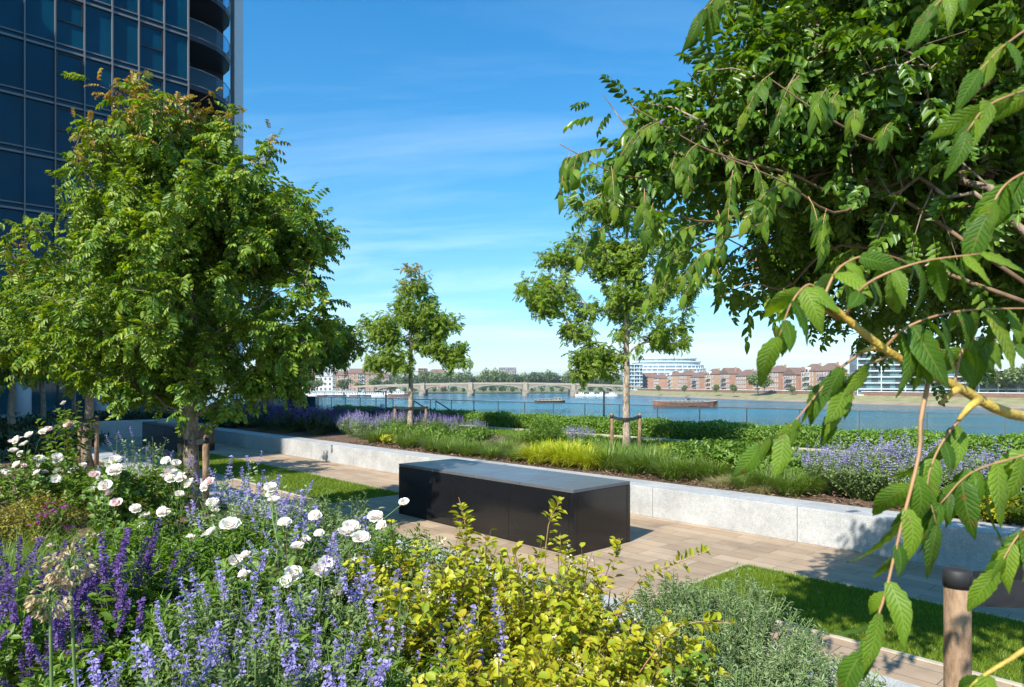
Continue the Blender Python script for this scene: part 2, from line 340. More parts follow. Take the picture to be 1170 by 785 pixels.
# ------------------------------------------------------------------ trees
def limb_path(p0,p1,n=6,sag=.12,wb=.018):
    p0=np.array(p0,float);p1=np.array(p1,float);d=np.linalg.norm(p1-p0)
    m=(p0+p1)/2+np.array([0,0,sag*d])+rng.normal(size=3)*.05*d
    t=np.linspace(0,1,n)[:,None]
    P=(1-t)**2*p0+2*t*(1-t)*m+t*t*p1
    P[1:-1]+=rng.normal(size=(n-2,3))*wb*d
    return P
def in_env(n, env, power=.55, low=.0):
    w=np.array([e[6] for e in env]); w=w/w.sum(); idx=rng.choice(len(env),n,p=w)
    E=np.array(env)[idx]; d=rdir(n); r=rng.uniform(low,1,n)**power
    return E[:,:3]+d*r[:,None]*E[:,3:6]
def tree(name,label,base,top,env,trunk_r,nclu,nleaf,leaf,lm,tipfrac=.0,crad=.3,tmin=.9,barkm=None,spread=1.0,group=None,templates=PIN,lean=(0,0),bz=0.4,twigs=True,brf=1.0,tilt=.55,ntr=10,pl=.35,wob=.025):
    base=np.array(base,float); T=thing(name,label,'tree',base,group)
    b=barkm or M['bark']
    zs=np.linspace(-.05,top,14); twob=np.cumsum(rng.normal(size=(14,2))*.012,0); twob[0]=0
    tp=np.stack([twob[:,0]+lean[0]*zs,twob[:,1]+lean[1]*zs,zs],1)
    tr=trunk_r*np.clip(1.12-.95*zs/top,.12,2); tr[0]*=1.25
    MB().tube(base+tp,tr,12).build('trunk',b,T,smooth=True)
    C=in_env(nclu,env)
    br=MB(); pos=[];dr=[];nn=[]
    per=max(3,nleaf//nclu)
    C=C[np.argsort(np.hypot(C[:,0],C[:,1]))]
    zt=np.linspace(tmin,top*.96,ntr)
    NP=[np.array([np.interp(z,zs,tp[:,0]),np.interp(z,zs,tp[:,1]),z]) for z in zt]; NL=[0.]*ntr; NO=[(-1,0)]*ntr
    paths=[];par=[]
    for ci,c in enumerate(C):
        A_n=np.array(NP); d=np.linalg.norm(A_n-c,axis=1); h=np.hypot(A_n[:,0]-c[0],A_n[:,1]-c[1])
        cost=d+pl*np.array(NL)+np.maximum(0,A_n[:,2]+tilt*h-c[2])*.8
        j=int(np.argmin(cost)); P=limb_path(NP[j],c,7,.07,wob); paths.append(P); par.append(NO[j])
        seg=np.linalg.norm(np.diff(P,axis=0),axis=1).cumsum()
        for k in range(2,7): NP.append(P[k]); NL.append(NL[j]+seg[k-1]); NO.append((ci,k))
    cnt=[1]*len(C); loads=[np.ones(7) for _ in C]
    for ci in range(len(C)-1,-1,-1):
        q,k=par[ci]
        if q>=0: loads[q][:k+1]+=loads[ci][0]
    for ci,c in enumerate(C):
        P=paths[ci]
        br.tube(base+P,np.minimum(.0042*np.sqrt(loads[ci])*brf+np.linspace(.002,0,7),trunk_r*.5),6,cap=False)
        # twigs with leaves
        nt=5
        for k in range(nt):
            s=rng.uniform(.45,1); q=P[0]+(0) ; q=np.array([np.interp(s,np.linspace(0,1,len(P)),P[:,j]) for j in range(3)])
            out=nrm(c-np.array([0,0,c[2]]))*.6+rdir(1)[0]; out=nrm(out)
            e=q+out*crad*rng.uniform(.5,1.3)
            if twigs: br.tube(base+np.array([q,(q+e)/2+[0,0,.02],e]),[.005,.004,.002],3,cap=False)
            m=max(1,int(round(per/nt)))
            t=rng.uniform(.1,1.05,m)[:,None]
            pp=q+(e-q)*t+rng.normal(size=(m,3))*crad*.18*spread
            pos.append(pp); dd=out*.5+rdir(m)*.9+np.array([0,0,-.25]); dr.append(dd)
            nn.append(rdir(m)*.45+np.array([0,0,1.]))
    br.build('branches',M['twig'] if barkm is None else barkm,T)
    pos=np.concatenate(pos);dr=np.concatenate(dr);nn=np.concatenate(nn); N=len(pos)
    Rm=frames(dr,nn); sc=leaf*rng.uniform(.65,1.2,N); which=rng.integers(0,len(templates),N)
    # tips: the outermost, highest leaves are young and coloured
    cen=np.array([np.average([e[k] for e in env]) for k in range(3)])
    score=(pos[:,2]-cen[2])*.5+np.linalg.norm(pos-cen,axis=1)+rng.normal(size=N)*.35
    tip=score>np.quantile(score,1-tipfrac) if tipfrac>0 else np.zeros(N,bool)
    mb=MB()
    for k,t in enumerate(templates):
        s=(which==k)&~tip
        if s.any(): mb.inst(t,base+pos[s],Rm[s],sc[s])
    cr=mb.build('crown',lm,T)
    if tip.any():
        mb=MB()
        for k,t in enumerate(templates):
            s=(which==k)&tip
            if s.any(): mb.inst(t,base+pos[s],Rm[s],sc[s]*.75)
        mb.build('young_tips',M['L_treetip'],T)
    return T
def stakes(name,label,base,gap,htop,dirv,n=2,r=.035,trunk=.07,slack=.02):
    base=np.array(base,float); T=thing(name,label,'tree stake',base,'timber stakes tied to the trees')
    d=np.array([dirv[0],dirv[1],0.]); d/=np.linalg.norm(d)
    tops=[]
    for s in ((-1,1) if n==2 else (1,)):
        p=base+d*gap*s; MB().tube([p+[0,0,-.05],p+[0,0,htop*.5],p+[0,0,htop-.012],p+[0,0,htop]],[r,r*.98,r*.98,r*.8],16).build('stake',M['timber'],T); tops.append(p)
        MB().tube([p+[0,0,htop-.09],p+[0,0,htop-.03]],[r*1.08,r*1.08],12).build('strap_end',M['rubber'],T)
    # the tie: a flat loop round the trunk
    w=.03; z=htop-.06
    for p in tops:
        side=np.array([-d[1],d[0],0.])
        pts=[p,p*.5+base*.5+[0,0,-slack],base]
        mb=MB()
        for sg in (-1,1):
            P=[p+side*r*sg*.9+[0,0,z],(p+base)/2+side*(r+trunk)*.5*sg+[0,0,z-slack],base+side*trunk*1.05*sg+[0,0,z-slack]]
            for i in range(2):
                a,b=np.array(P[i]),np.array(P[i+1])
                mb.add([a-[0,0,w],b-[0,0,w],b+[0,0,w],a+[0,0,w]],[[0,1,2,3]])
        mb.build('tie_strap',M['rubber'],T)
    th=np.linspace(0,2*np.pi,17)
    ring=np.stack([base[0]+trunk*1.12*np.cos(th),base[1]+trunk*1.12*np.sin(th)],1)
    v=[(x,y,base[2]+z-slack-w) for x,y in ring]+[(x,y,base[2]+z-slack+w) for x,y in ring]
    MB().add(v,[[i,i+1,i+18,i+17] for i in range(16)]).build('tie_collar',M['rubber'],T)
    return T

# ================================================================== THE SETTING
SOIL=.35; WT=.38
# podium slab
g=MB(); P=[ab(-40,-50)[:2],ab(-40,16.2)[:2],ab(60,16.2)[:2],ab(60,-50)[:2]]
g.prism(P,-7.2,-.004); struct(g.build('ground',M['concrete']))
g=MB(); g.add([ab(-12,3.2,0),ab(-12,7.5,0),ab(40,7.5,0),ab(40,3.2,0)],[[0,1,2,3]]); struct(g.build('path',M['paving']))
# plaza in front of the tower
g=MB(); g.add([ab(40,-30,0),ab(40,16,0),ab(60,16,0),ab(60,-30,0)],[[0,1,2,3]]); struct(g.build('plaza',M['concrete']))
# beds of soil
def bed(name,a0,a1,b0,b1,z0,z1,m=M['mulch'],res=.5):
    na=int((a1-a0)/res)+1; nb=int((b1-b0)/res)+1
    A,B=np.meshgrid(np.linspace(a0,a1,na),np.linspace(b0,b1,nb),indexing='ij')
    Z=z1+.03*np.sin(A*1.7)*np.cos(B*1.3)
    v=np.array([ab(a,b,z) for a,b,z in zip(A.ravel(),B.ravel(),Z.ravel())])
    q=[[i*nb+j,i*nb+j+1,(i+1)*nb+j+1,(i+1)*nb+j] for i in range(na-1) for j in range(nb-1)]
    return struct(MB().add(v,q).build(name,m,smooth=True))
bed('soil',-8,30,-8,2.87,0,SOIL-.02)
bed('soil_beyond_wall',-8,32,7.78,12.0,0,SOIL)
# far lawn, gravel path
lw=MB().add([ab(-8,12,.37),ab(-8,13.6,.37),ab(36,13.6,.37),ab(36,12,.37)],[[0,1,2,3]]); struct(lw.build('lawn_ground_beyond',M['turf']))
g=MB().add([ab(-8,13.6,.374),ab(-8,14.35,.374),ab(36,14.35,.374),ab(36,13.6,.374)],[[0,1,2,3]]); struct(g.build('gravel_path',M['gravel']))
g=MB().gbox(-8,36,14.35,16.15,0,.36); struct(g.build('terrace_edge',M['concrete']))

# granite walls, made of blocks
def wall(name,label,a0,a1,b0,b1,zt,step=2.0,cat='garden wall'):
    T=thing(name,label,cat,ab(a0,b0,0)); n=max(1,int(round((a1-a0)/step))); L=(a1-a0)/n
    for i in range(n):
        MB().gbox(a0+i*L+.003,a0+(i+1)*L-.003,b0,b1,0,zt).build('granite_block',M['granite'],T,bevel=.005)
    MB().gbox(a0+.01,a1-.01,b0+.02,b1-.02,0,zt-.015).build('core',M['concrete'],T)
    return T
wall('seat_wall','long light grey granite seat wall between the sandstone path and the far planting bed',-8,22.2,7.3,7.8,WT,1.9)
wall('bed_wall','low granite wall edging the near planting bed beside the grass strip',-8,22,2.86,3.35,WT,1.9)
T=thing('cross_wall','granite wall running across the end of the garden in front of the tower','garden wall',ab(24.5,-6,0))
for i in range(7):
    MB().gbox(24.5,25.0,-6+i*2.2+.003,-6+(i+1)*2.2-.003,0,.55).build('granite_block',M['granite'],T,bevel=.012)

# lawns with blades
def lawn(name,a0,a1,b0,b1,dens,h,z=.004,w=.006,mat_=None,ground=True):
    if ground: struct(MB().add([ab(a0,b0,z),ab(a0,b1,z),ab(a1,b1,z),ab(a1,b0,z)],[[0,1,2,3]]).build('lawn_ground',M['turf']))
    N=int((a1-a0)*(b1-b0)*dens)
    A=rng.uniform(a0,a1,N); B=rng.uniform(b0,b1,N)
    p=A[:,None]*np.array([*U,0])+B[:,None]*np.array([*V,0])+np.array([0,0,z])
    th=rng.uniform(0,2*np.pi,N); d=np.stack([np.cos(th),np.sin(th),np.zeros(N)],1); ln=rng.normal(size=(N,3))*.4*h; ln[:,2]=0
    hh=h*rng.uniform(.5,1.2,N)
    v=np.stack([p-d*w/2,p+d*w/2,p+ln+np.stack([0*hh,0*hh,hh],1)],1).reshape(-1,3)
    o=MB().add(v,t=np.arange(3*N).reshape(-1,3)).build(name,M['L_lawn'] if mat_ is None else mat_); o['kind']='stuff'; o['label']='short mown bright green grass of the lawn strip'; return o
lawn('grass',-3.5,3.2,4.76,5.98,15000,.035)
lawn('grass',8.9,18,4.76,5.98,6000,.04,w=.012)
lawn('grass',-8,36,12,13.58,500,.07,z=.372,w=.03,ground=False)
for (a0,a1,nm) in ((-4,3.2,'thin pale edging strip round the near lawn'),(8.9,18,'thin pale edging strip round the lawn beyond the black block')):
    T=thing('lawn_edging',nm,'edging',ab(a1 if a0<0 else a0,4.72,0))
    for q in ((a0,a1,4.70,4.745),(a0,a1,5.99,6.035)):
        MB().gbox(*q,0,.012).build('edge_strip',M['edging'],T,bevel=.004)
    e=a1 if a0<0 else a0-.045
    MB().gbox(e,e+.045,4.70,6.035,0,.012).build('edge_strip',M['edging'],T,bevel=.004)

# black granite blocks
def black_block(label,a0,b0,w=.92,L=3.1,h=.66):
    T=thing('granite_block_bench',label,'stone block',ab(a0,b0,0))
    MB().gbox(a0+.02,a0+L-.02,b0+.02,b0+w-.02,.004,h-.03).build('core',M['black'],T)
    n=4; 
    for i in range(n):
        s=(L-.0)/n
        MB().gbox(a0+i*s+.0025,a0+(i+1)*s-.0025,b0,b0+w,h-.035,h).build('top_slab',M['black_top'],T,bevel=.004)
    cuts=[.06,.95,1.98,L-.06]
    for i in range(3):
        for bb in ((b0,b0+.018),(b0+w-.018,b0+w)):
            MB().gbox(a0+cuts[i]+.0015,a0+cuts[i+1]-.0015,bb[0]+.002,bb[1]-.002,.0,h-.037).build('side_panel',M['black'],T,bevel=.002)
    for aa in (a0,a0+L):
        s=1 if aa==a0 else -1
        x0,x1=sorted((aa+s*.002,aa+s*.018))
        MB().gbox(x0,x1,b0+.06,b0+w-.06,0,h-.037).build('end_panel',M['black'],T,bevel=.002)
        for bb in (b0,b0+w-.057):
            x0,x1=sorted((aa,aa+s*.057))
            MB().gbox(x0,x1,bb,bb+.057,0,h-.037).build('corner_post',M['black'],T,bevel=.004)
    return T
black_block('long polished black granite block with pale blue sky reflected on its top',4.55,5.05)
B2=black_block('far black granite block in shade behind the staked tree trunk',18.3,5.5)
# round stone planter dish on the far block
# ------------------------------------------------------------------ TOWER
A0=46.6
T=thing('glass_tower','tall dark blue glass tower with curved balconies at its right corner','tower',ab(A0,4,0))
fl=[5.14+3.18*k for k in range(12)]
MB().gbox(A0+.35,A0+22,-14,14.6,5.14,fl[-1]).build('core',M['tdark'],T)
g=MB(); g.gbox(A0+.1,A0+.34,-14,1.6,5.14,fl[-1]); g.build('side_facade',M['tglass'],T)
b0s=[1.64+1.45*i for i in range(10)]
for k in range(11):
    z0=fl[k]
    for i in range(9):
        if k>9: continue
        x0=b0s[i]; w=MB().gbox(A0+.12,A0+.16,x0+.03,x0+1.42,z0+.32,z0+3.1).build('window',M['tglass'],T)
        if i%3==1:
            f=MB()
            for (u0,u1,h0,h1) in ((x0+.07,x0+1.38,z0+1.72,z0+1.80),(x0+.07,x0+1.38,z0+3.0,z0+3.08),(x0+.07,x0+.14,z0+1.8,z0+3.0),(x0+1.31,x0+1.38,z0+1.8,z0+3.0)):
                f.gbox(A0+.05,A0+.119,u0,u1,h0,h1)
            f.build('casement_frame',M['tdark'],w)
    g=MB(); g.gbox(A0+.0,A0+.11,-14,14.72,z0-.02,z0+.10); g.gbox(A0+.03,A0+.11,-14,14.72,z0+.34,z0+.41); g.build('floor_band',M['tframe'],T)
    MB().gbox(A0+.115,A0+.2,-14,14.7,z0-.05,z0+.3).build('spandrel',M['tglass'],T)
mu=MB()
for x in [b0s[0]-1.45*j for j in range(1,10)]+b0s: mu.gbox(A0-.07,A0+.12,x-.035,x+.035,5.14,fl[-1])
mu.build('mullions',M['tframe'],T)
# balconies
arc=[(14.75,A0+.05),(15.6,A0+.12),(16.6,A0+.42),(17.4,A0+1.0),(18.0,A0+1.8),(18.3,A0+2.7),(18.3,A0+4.5)]
for k in range(1,11):
    z=fl[k]
    pts=[ab(a,b)[:2] for b,a in arc]+[ab(A0+4.5,14.75)[:2]]
    pts=pts[::-1]
    bl=MB().prism(pts,z-.12,z+.22).build('balcony',M['tdark'],T)
    gl=MB(); rl=MB()
    for (b1,a1),(b2,a2) in zip(arc[:-1],arc[1:]):
        p,q=ab(a1,b1),ab(a2,b2); gl.add([p+[0,0,z+.25],q+[0,0,z+.25],q+[0,0,z+1.25],p+[0,0,z+1.25]],[[0,1,2,3]])
    gl.build('balustrade_glass',M['balcony_glass'],bl)
    rl.tube([ab(a,b,z+1.29) for b,a in arc],.03,6); rl.tube([ab(a,b,z+.2) for b,a in arc],.035,6); rl.build('handrail',M['tframe'],bl)
MB().gbox(A0+3.6,A0+4.2,14.75,18.2,5.14,fl[-1]).build('balcony_back_wall',M['tdark'],T)
MB().gbox(A0+2.6,A0+3.4,18.62,19.25,0,fl[-1]+1).build('corner_fin',M['column'],T)
MB().gbox(A0+4.6,A0+22,14.7,18.4,5.14,fl[-1]).build('rear_body',M['tdark'],T)
# ground floor: soffit, lobby glass, columns
MB().gbox(A0+.0,A0+22,-14,18.4,4.95,5.1).build('soffit',M['tframe'],T)
MB().gbox(A0+3.0,A0+3.2,-14,16,0,4.94).build('lobby_glass',M['tglass_low'],T)
g=MB()
for j in range(20): g.gbox(A0+2.9,A0+2.99,-13+1.5*j,-12.92+1.5*j,0,4.94)
g.build('lobby_mullions',M['tdark'],T)
for j in range(5):
    c=ab(A0+.75,-1.9+3.9*j+.1,0); MB().tube([c,c+[0,0,4.95]],.42,20).build('column',M['column'],T,smooth=True)
# neighbouring tower out of frame to the left, which keeps this end of the garden in shade
S2=np.array([.55,.83]); S2/=np.linalg.norm(S2); Pn=np.array([S2[1],-S2[0]])
def sp(p,t): q=Pn*p+S2*t; return q
T=thing('neighbour_tower','neighbouring dark glass tower outside the left edge of the picture','tower',[*sp(-30,-14),0])
for k in range(15):
    g=MB(); P=[sp(-14.2,-10),sp(-14.2,-24),sp(-52,-24),sp(-52,-10)]; z=k*3.2
    g.prism([tuple(x) for x in P],z,z+2.9); g.build('storey_glazing',M['tglass'],T)
    P=[sp(-14.0,-9.8),sp(-14.0,-24.2),sp(-52.2,-24.2),sp(-52.2,-9.8)]
    g=MB().prism([tuple(x) for x in P],z+2.9,z+3.2).build('floor_band',M['tframe'],T)

# ------------------------------------------------------------------ RIVER AND FAR BANKS
ZW=-6.8
struct(MB().add([(-6000,-200,ZW),(6000,-200,ZW),(6000,9000,ZW),(-6000,9000,ZW)],[[0,1,2,3]]).build('river',M['water']))
sh=[(330,90),(235,170),(184,240),(163,290),(142,349),(120,450),(100,576),(96,700)]
def offs(k): 
    out=[]
    for i,(x,y) in enumerate(sh):
        a=np.array(sh[max(0,i-1)]);b=np.array(sh[min(len(sh)-1,i+1)]);d=(b-a)/np.linalg.norm(b-a); n_=np.array([d[1],-d[0]]); out.append(np.array([x,y])+n_*k)
    return out
rows=[(0,ZW-.3),(5,ZW+.5),(7,ZW+1.0),(17,ZW+2.6),(27,ZW+3.4),(30,ZW+3.5)]
def strip(name,r0,r1,m):
    A=offs(r0[0]);B=offs(r1[0]); v=[(*p,r0[1]) for p in A]+[(*p,r1[1]) for p in B]; n_=len(A)
    return struct(MB().add(v,[[i,i+n_,i+1+n_,i+1] for i in range(n_-1)]).build(name,m))
strip('mud_foreshore',rows[0],rows[2],M['mud']); strip('river_bank',rows[2],rows[4],M['bank'])
A=offs(27);v=[(*p,ZW+3.4) for p in A]+[(1500,700,ZW+4.5),(1500,-100,ZW+4.5)]
struct(MB().poly(v,[list(range(len(v)))[::-1]]).build('far_bank_ground',M['land']))
M['bwall']=plain('brick_river_wall',(.22,.12,.085),.9,var=.2,scale=.5)
A=offs(28); T=thing('river_wall','low brown brick wall with pale top along the far river bank','wall',(*A[4],ZW+3.4))
B=offs(28.6); wb=MB(); wt=MB()
for i in range(1,len(A)-1):
    p,q,r_,s_=A[i],A[i+1],B[i+1],B[i]
    wb.prism([tuple(p),tuple(q),tuple(r_),tuple(s_)],ZW+3,ZW+5.2); 
    p,q,r_,s_=offs(27.8)[i],offs(27.8)[i+1],offs(28.8)[i+1],offs(28.8)[i]
    wt.prism([tuple(p),tuple(q),tuple(r_),tuple(s_)],ZW+5.2,ZW+5.5)
wb.build('wall_body',M['bwall'],T); wt.build('coping',M['white'],T)
# land behind the bridge and on the left bank
v=[(-1500,720,ZW-.2),(-120,700,ZW-.2),(60,700,ZW-.2),(1500,700,ZW-.2),(1500,4000,ZW+6),(-1500,4000,ZW+6)]
v=[(x,y,z) for x,y,z in v]
struct(MB().poly([(x,y,ZW+.6 if y<1000 else ZW+8) for x,y,z in v],[[0,1,2,3,4,5]]).build('land_beyond_bridge',M['land']))
struct(MB().prism([(-1500,540),(-118,540),(-118,722),(-1500,722)],ZW-.5,ZW+3.0).build('left_bank',M['land']))
T=thing('quay_wall','dark stone quay wall along the left bank behind the moored boats','wall',(-300,539,ZW))
MB().box((-420,539.4,ZW+2),(606,1,4.4)).build('wall_body',M['concrete'],T)

# bridge
M['stone']=plain('bridge_stone',(.25,.21,.16),.8,var=.12,scale=.3)
M['stone_d']=plain('bridge_parapet',(.34,.29,.22),.8,var=.1,scale=.4)
YB=535.; PX=lambda px: (px-585)/780*YB
T=thing('stone_bridge','long low stone bridge of shallow arches crossing the river','bridge',(PX(570),YB,ZW))
piers=[PX(x) for x in (430,484,538,600,654,702)]
zd0,zd1=2.0,2.5
def deckz(x): c=PX(570); return 2.6-1.9*((x-c)/95.0)**2
for x in piers[1:-1]:
    d=MB(); d.box((x,YB,ZW+2.1),(4.8,19,5.2)); d.tube([(x,YB-9.6,ZW-.5),(x,YB-9.6,ZW+2.2),(x,YB-9.6,ZW+3.0)],[2.5,2.4,.6],10)
    p=d.build('pier',M['stone'],T)
    MB().box((x,YB,(ZW+4.7+deckz(x)+1.3)/2),(3.3,16.6,deckz(x)+1.3-ZW-4.7)).build('pilaster',M['stone_d'],T)
for i in range(len(piers)-1):
    x0,x1=piers[i]+2.0,piers[i+1]-2.0; n_=24; xs=np.linspace(x0,x1,n_+1); t=(xs-x0)/(x1-x0)*2-1
    crown=deckz((x0+x1)/2)-.9; spring=ZW+3.4
    za=spring+(crown-spring)*np.sqrt(np.clip(1-t*t*.93,0,1)); zt=np.array([deckz(x) for x in xs])-.3
    v=[];q=[]
    for yy in (YB-7,YB+7):
        for k in range(n_+1): v+= [(xs[k],yy,za[k]),(xs[k],yy,zt[k])]
    m_=2*(n_+1)
    for k in range(n_):
        a=2*k; q+=[[a,a+2,a+3,a+1],[m_+a,m_+a+1,m_+a+3,m_+a+2],[a,m_+a,m_+a+2,a+2]]
    MB().add(v,q).build('arch',M['stone'],T)
    # voussoir ring standing proud
    v=[];q=[]
    for k in range(n_+1): v+=[(xs[k],YB-7.25,za[k]-.05),(xs[k],YB-7.25,za[k]+.45),(xs[k],YB-7,za[k]-.05),(xs[k],YB-7,za[k]+.45)]
    for k in range(n_): a=4*k; q+=[[a,a+4,a+5,a+1],[a+1,a+5,a+7,a+3],[a,a+2,a+6,a+4]]
    MB().add(v,q).build('arch_ring',M['stone_d'],T)
xs=np.linspace(PX(405),PX(730),40); 
for nm,y0,y1,dz0,dz1,mm in (('deck',-7.3,7.3,-.35,.0,M['stone_d']),('parapet',-7.2,-6.8,.0,1.15,M['stone_d']),('parapet',6.8,7.2,.0,1.15,M['stone_d'])):
    v=[];q=[]
    for x in xs:
        z=deckz(x); v+=[(x,YB+y0,z+dz0),(x,YB+y1,z+dz0),(x,YB+y1,z+dz1),(x,YB+y0,z+dz1)]
    for k in range(len(xs)-1):
        a=4*k
        for j in range(4): q.append([a+j,a+4+j,a+4+(j+1)%4,a+(j+1)%4])
    MB().add(v,q).build(nm,mm,T)

# far trees: three crowns, copied
def far_tree(label,h,w,m):
    T=thing('riverside_tree',label,'tree',(0,-900,0),'trees far across the river')
    o=np.array([0,-900,0.]); MB().tube([o,o+[0,0,h*.4],o+[0,0,h*.8]],[.35,.25,.08],6).build('trunk',M['bark'],T)
    lob=[(rng.uniform(-.25,.25)*w,rng.uniform(-.25,.25)*w,h*rng.uniform(.4,.78),w*rng.uniform(.22,.36),w*rng.uniform(.22,.36),h*rng.uniform(.16,.24),1) for _ in range(7)]
    P=in_env(1500,lob,power=.3); R_=frames(rdir(1500),rdir(1500)*.6+[0,0,1]); 
    MB().inst(LEAFW,o+P,R_,rng.uniform(.7,1.5,1500)).build('crown',m,T); return T
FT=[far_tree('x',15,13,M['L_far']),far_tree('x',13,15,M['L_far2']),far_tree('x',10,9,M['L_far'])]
used=set()
def put_ft(kind,x,y,z,s,label):
    if kind not in used: used.add(kind); o=FT[kind]; o.location=(x,y,z); o['label']=label; o.scale=(s,s,s); REG.setdefault(label,[]).append(o); return
    dup(FT[kind],(x,y,z),rng.uniform(0,6.28),s,label=label)
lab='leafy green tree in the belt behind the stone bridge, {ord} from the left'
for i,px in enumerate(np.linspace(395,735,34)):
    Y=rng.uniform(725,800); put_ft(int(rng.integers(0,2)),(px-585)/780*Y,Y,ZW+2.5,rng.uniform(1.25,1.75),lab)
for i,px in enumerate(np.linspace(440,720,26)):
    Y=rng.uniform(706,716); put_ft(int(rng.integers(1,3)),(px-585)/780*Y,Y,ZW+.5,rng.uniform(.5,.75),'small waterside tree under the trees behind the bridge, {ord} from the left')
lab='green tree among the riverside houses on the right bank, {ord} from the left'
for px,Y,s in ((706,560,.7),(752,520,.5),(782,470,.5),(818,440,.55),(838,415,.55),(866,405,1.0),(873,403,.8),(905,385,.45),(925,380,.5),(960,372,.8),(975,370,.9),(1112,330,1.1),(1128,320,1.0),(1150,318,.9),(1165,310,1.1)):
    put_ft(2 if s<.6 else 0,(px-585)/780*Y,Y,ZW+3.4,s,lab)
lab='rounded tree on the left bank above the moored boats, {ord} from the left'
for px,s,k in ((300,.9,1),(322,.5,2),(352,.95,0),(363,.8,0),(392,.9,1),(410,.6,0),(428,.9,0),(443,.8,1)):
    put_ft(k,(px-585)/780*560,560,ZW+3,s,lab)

# houses on the right bank
M['brick']=plain('red_brown_brick',(.36,.20,.135),.9,var=.15,scale=.4)
M['brick2']=plain('orange_brick',(.40,.25,.16),.9,var=.15,scale=.4)
M['roof']=plain('brown_roof_tiles',(.17,.105,.08),.85,var=.15,scale=1)
M['winglass']=plain('window_glass',(.04,.055,.065),.1,var=.2)
M['render']=plain('white_render',(.72,.70,.66),.7,var=.05)
def house(label,c,ang,w,d,h,rh,wallm,nw,nf,white=False,balc=False,gable=False,z=ZW+3.4,cat='house',name='riverside_house',group='brick houses on the far bank',roofm=None):
    T=thing(name,label,cat,(c[0],c[1],z),group); ca,sa=math.cos(ang),math.sin(ang)
    def W(x,y,zz): return np.array([c[0]+ca*x-sa*y,c[1]+sa*x+ca*y,z+zz])
    RM=np.array([[ca,-sa,0],[sa,ca,0],[0,0,1]])
    MB().box(W(0,0,h/2),(w,d,h),M=RM).build('wall',wallm,T)
    e=.5
    if rh>0:
        if gable: v=[W(-w/2-e,-d/2-e,h),W(w/2+e,-d/2-e,h),W(w/2+e,d/2+e,h),W(-w/2-e,d/2+e,h),W(0,-d/2-e,h+rh),W(0,d/2+e,h+rh)]; f=[[0,1,4],[1,2,5,4],[2,3,5],[3,0,4,5],[3,2,1,0]]
        else: v=[W(-w/2-e,-d/2-e,h),W(w/2+e,-d/2-e,h),W(w/2+e,d/2+e,h),W(-w/2-e,d/2+e,h),W(-w*.25,0,h+rh),W(w*.25,0,h+rh)]; f=[[0,1,5,4],[1,2,5],[2,3,4,5],[3,0,4],[3,2,1,0]]
        r_=MB().poly(v,f).build('roof',roofm or M['roof'],T)
        MB().box(W(w*.3,d*.1,h+rh*.6),(1,1,rh),M=RM).build('chimney',wallm,r_)
    fh=h/nf
    for k in range(nf):
        for i in range(nw):
            x=-w/2+(i+.5)*w/nw; zc=(k+.5)*fh
            wd=MB().box(W(x,-d/2-.04,zc),(w/nw*.5,.12,fh*.55),M=RM).build('window',M['winglass'],T)
            fr=MB()
            for sx in (-1,1): fr.box(W(x+sx*w/nw*.27,-d/2-.06,zc),(.16,.2,fh*.62),M=RM)
            fr.box(W(x,-d/2-.06,zc-fh*.3),(w/nw*.6,.3,.16),M=RM); fr.box(W(x,-d/2-.06,zc),(.12,.2,fh*.55),M=RM)
            fr.build('frame',M['white'],wd)
    if balc:
        for k in range(1,nf):
            b=MB().box(W(0,-d/2-.9,k*fh),(w*.45,1.8,.25),M=RM).build('balcony',M['white'] if white else M['concrete'],T)
            g=MB(); 
            for i in range(9): g.box(W(-w*.22+w*.44*i/8,-d/2-1.75,k*fh+.6),(.08,.08,1.1),M=RM)
            g.box(W(0,-d/2-1.75,k*fh+1.15),(w*.45,.12,.12),M=RM); g.build('railing',M['tdark'],b)
    if white:   # arched white dormer
        th=np.linspace(0,np.pi,9); y0=-d/2-.4
        pts=[W(1.6*math.cos(t),y0,h-.4+1.9*math.sin(t)+.6) for t in th]+[W(-1.6,y0,h-1),W(1.6,y0,h-1)]
        pt2=[p+RM@np.array([0,3.2,0]) for p in pts]; n_=len(pts)
        dm=MB().poly(pts+pt2,[list(range(n_))[::-1],list(range(n_,2*n_))]+[[i,(i+1)%n_,(i+1)%n_+n_,i+n_] for i in range(n_)]).build('arched_dormer',M['render'],T)
        MB().box(W(0,y0-.05,h+.2),(2.0,.1,1.7),M=RM).build('dormer_window',M['winglass'],dm)
    return T
shp=np.array(offs(46))
spx=585+780*shp[:,0]/shp[:,1]
def bankpt(px):
    o=np.argsort(spx); x=np.interp(px,spx[o],shp[o,0]); y=np.interp(px,spx[o],shp[o,1])
    y2=np.interp(px+4,spx[o],shp[o,1]); x2=np.interp(px+4,spx[o],shp[o,0]); return (x,y),math.atan2(y2-y,x2-x)
HL='brown roofed brick terrace house with stacked balconies on the far bank, {ord} from the left'
HL2='taller orange brick house with white arched dormer on the far bank, {ord} from the left'
k=0
for px in (714,728,742,758,773,788,805,822,840,857,876,896,918,938,956):
    (x,y),an=bankpt(px); s=y/400
    if k%3==1: house(HL2,(x,y),an,11.5*s,10,13.4,4.2,M['brick2'],4,4,white=True,balc=True)
    else: house(HL,(x,y),an,12.5*s,11,11.4+((k*7)%3)*.9,4.4,M['brick'],5,4,balc=(k%2==0),gable=(k%4==0))
    k+=1
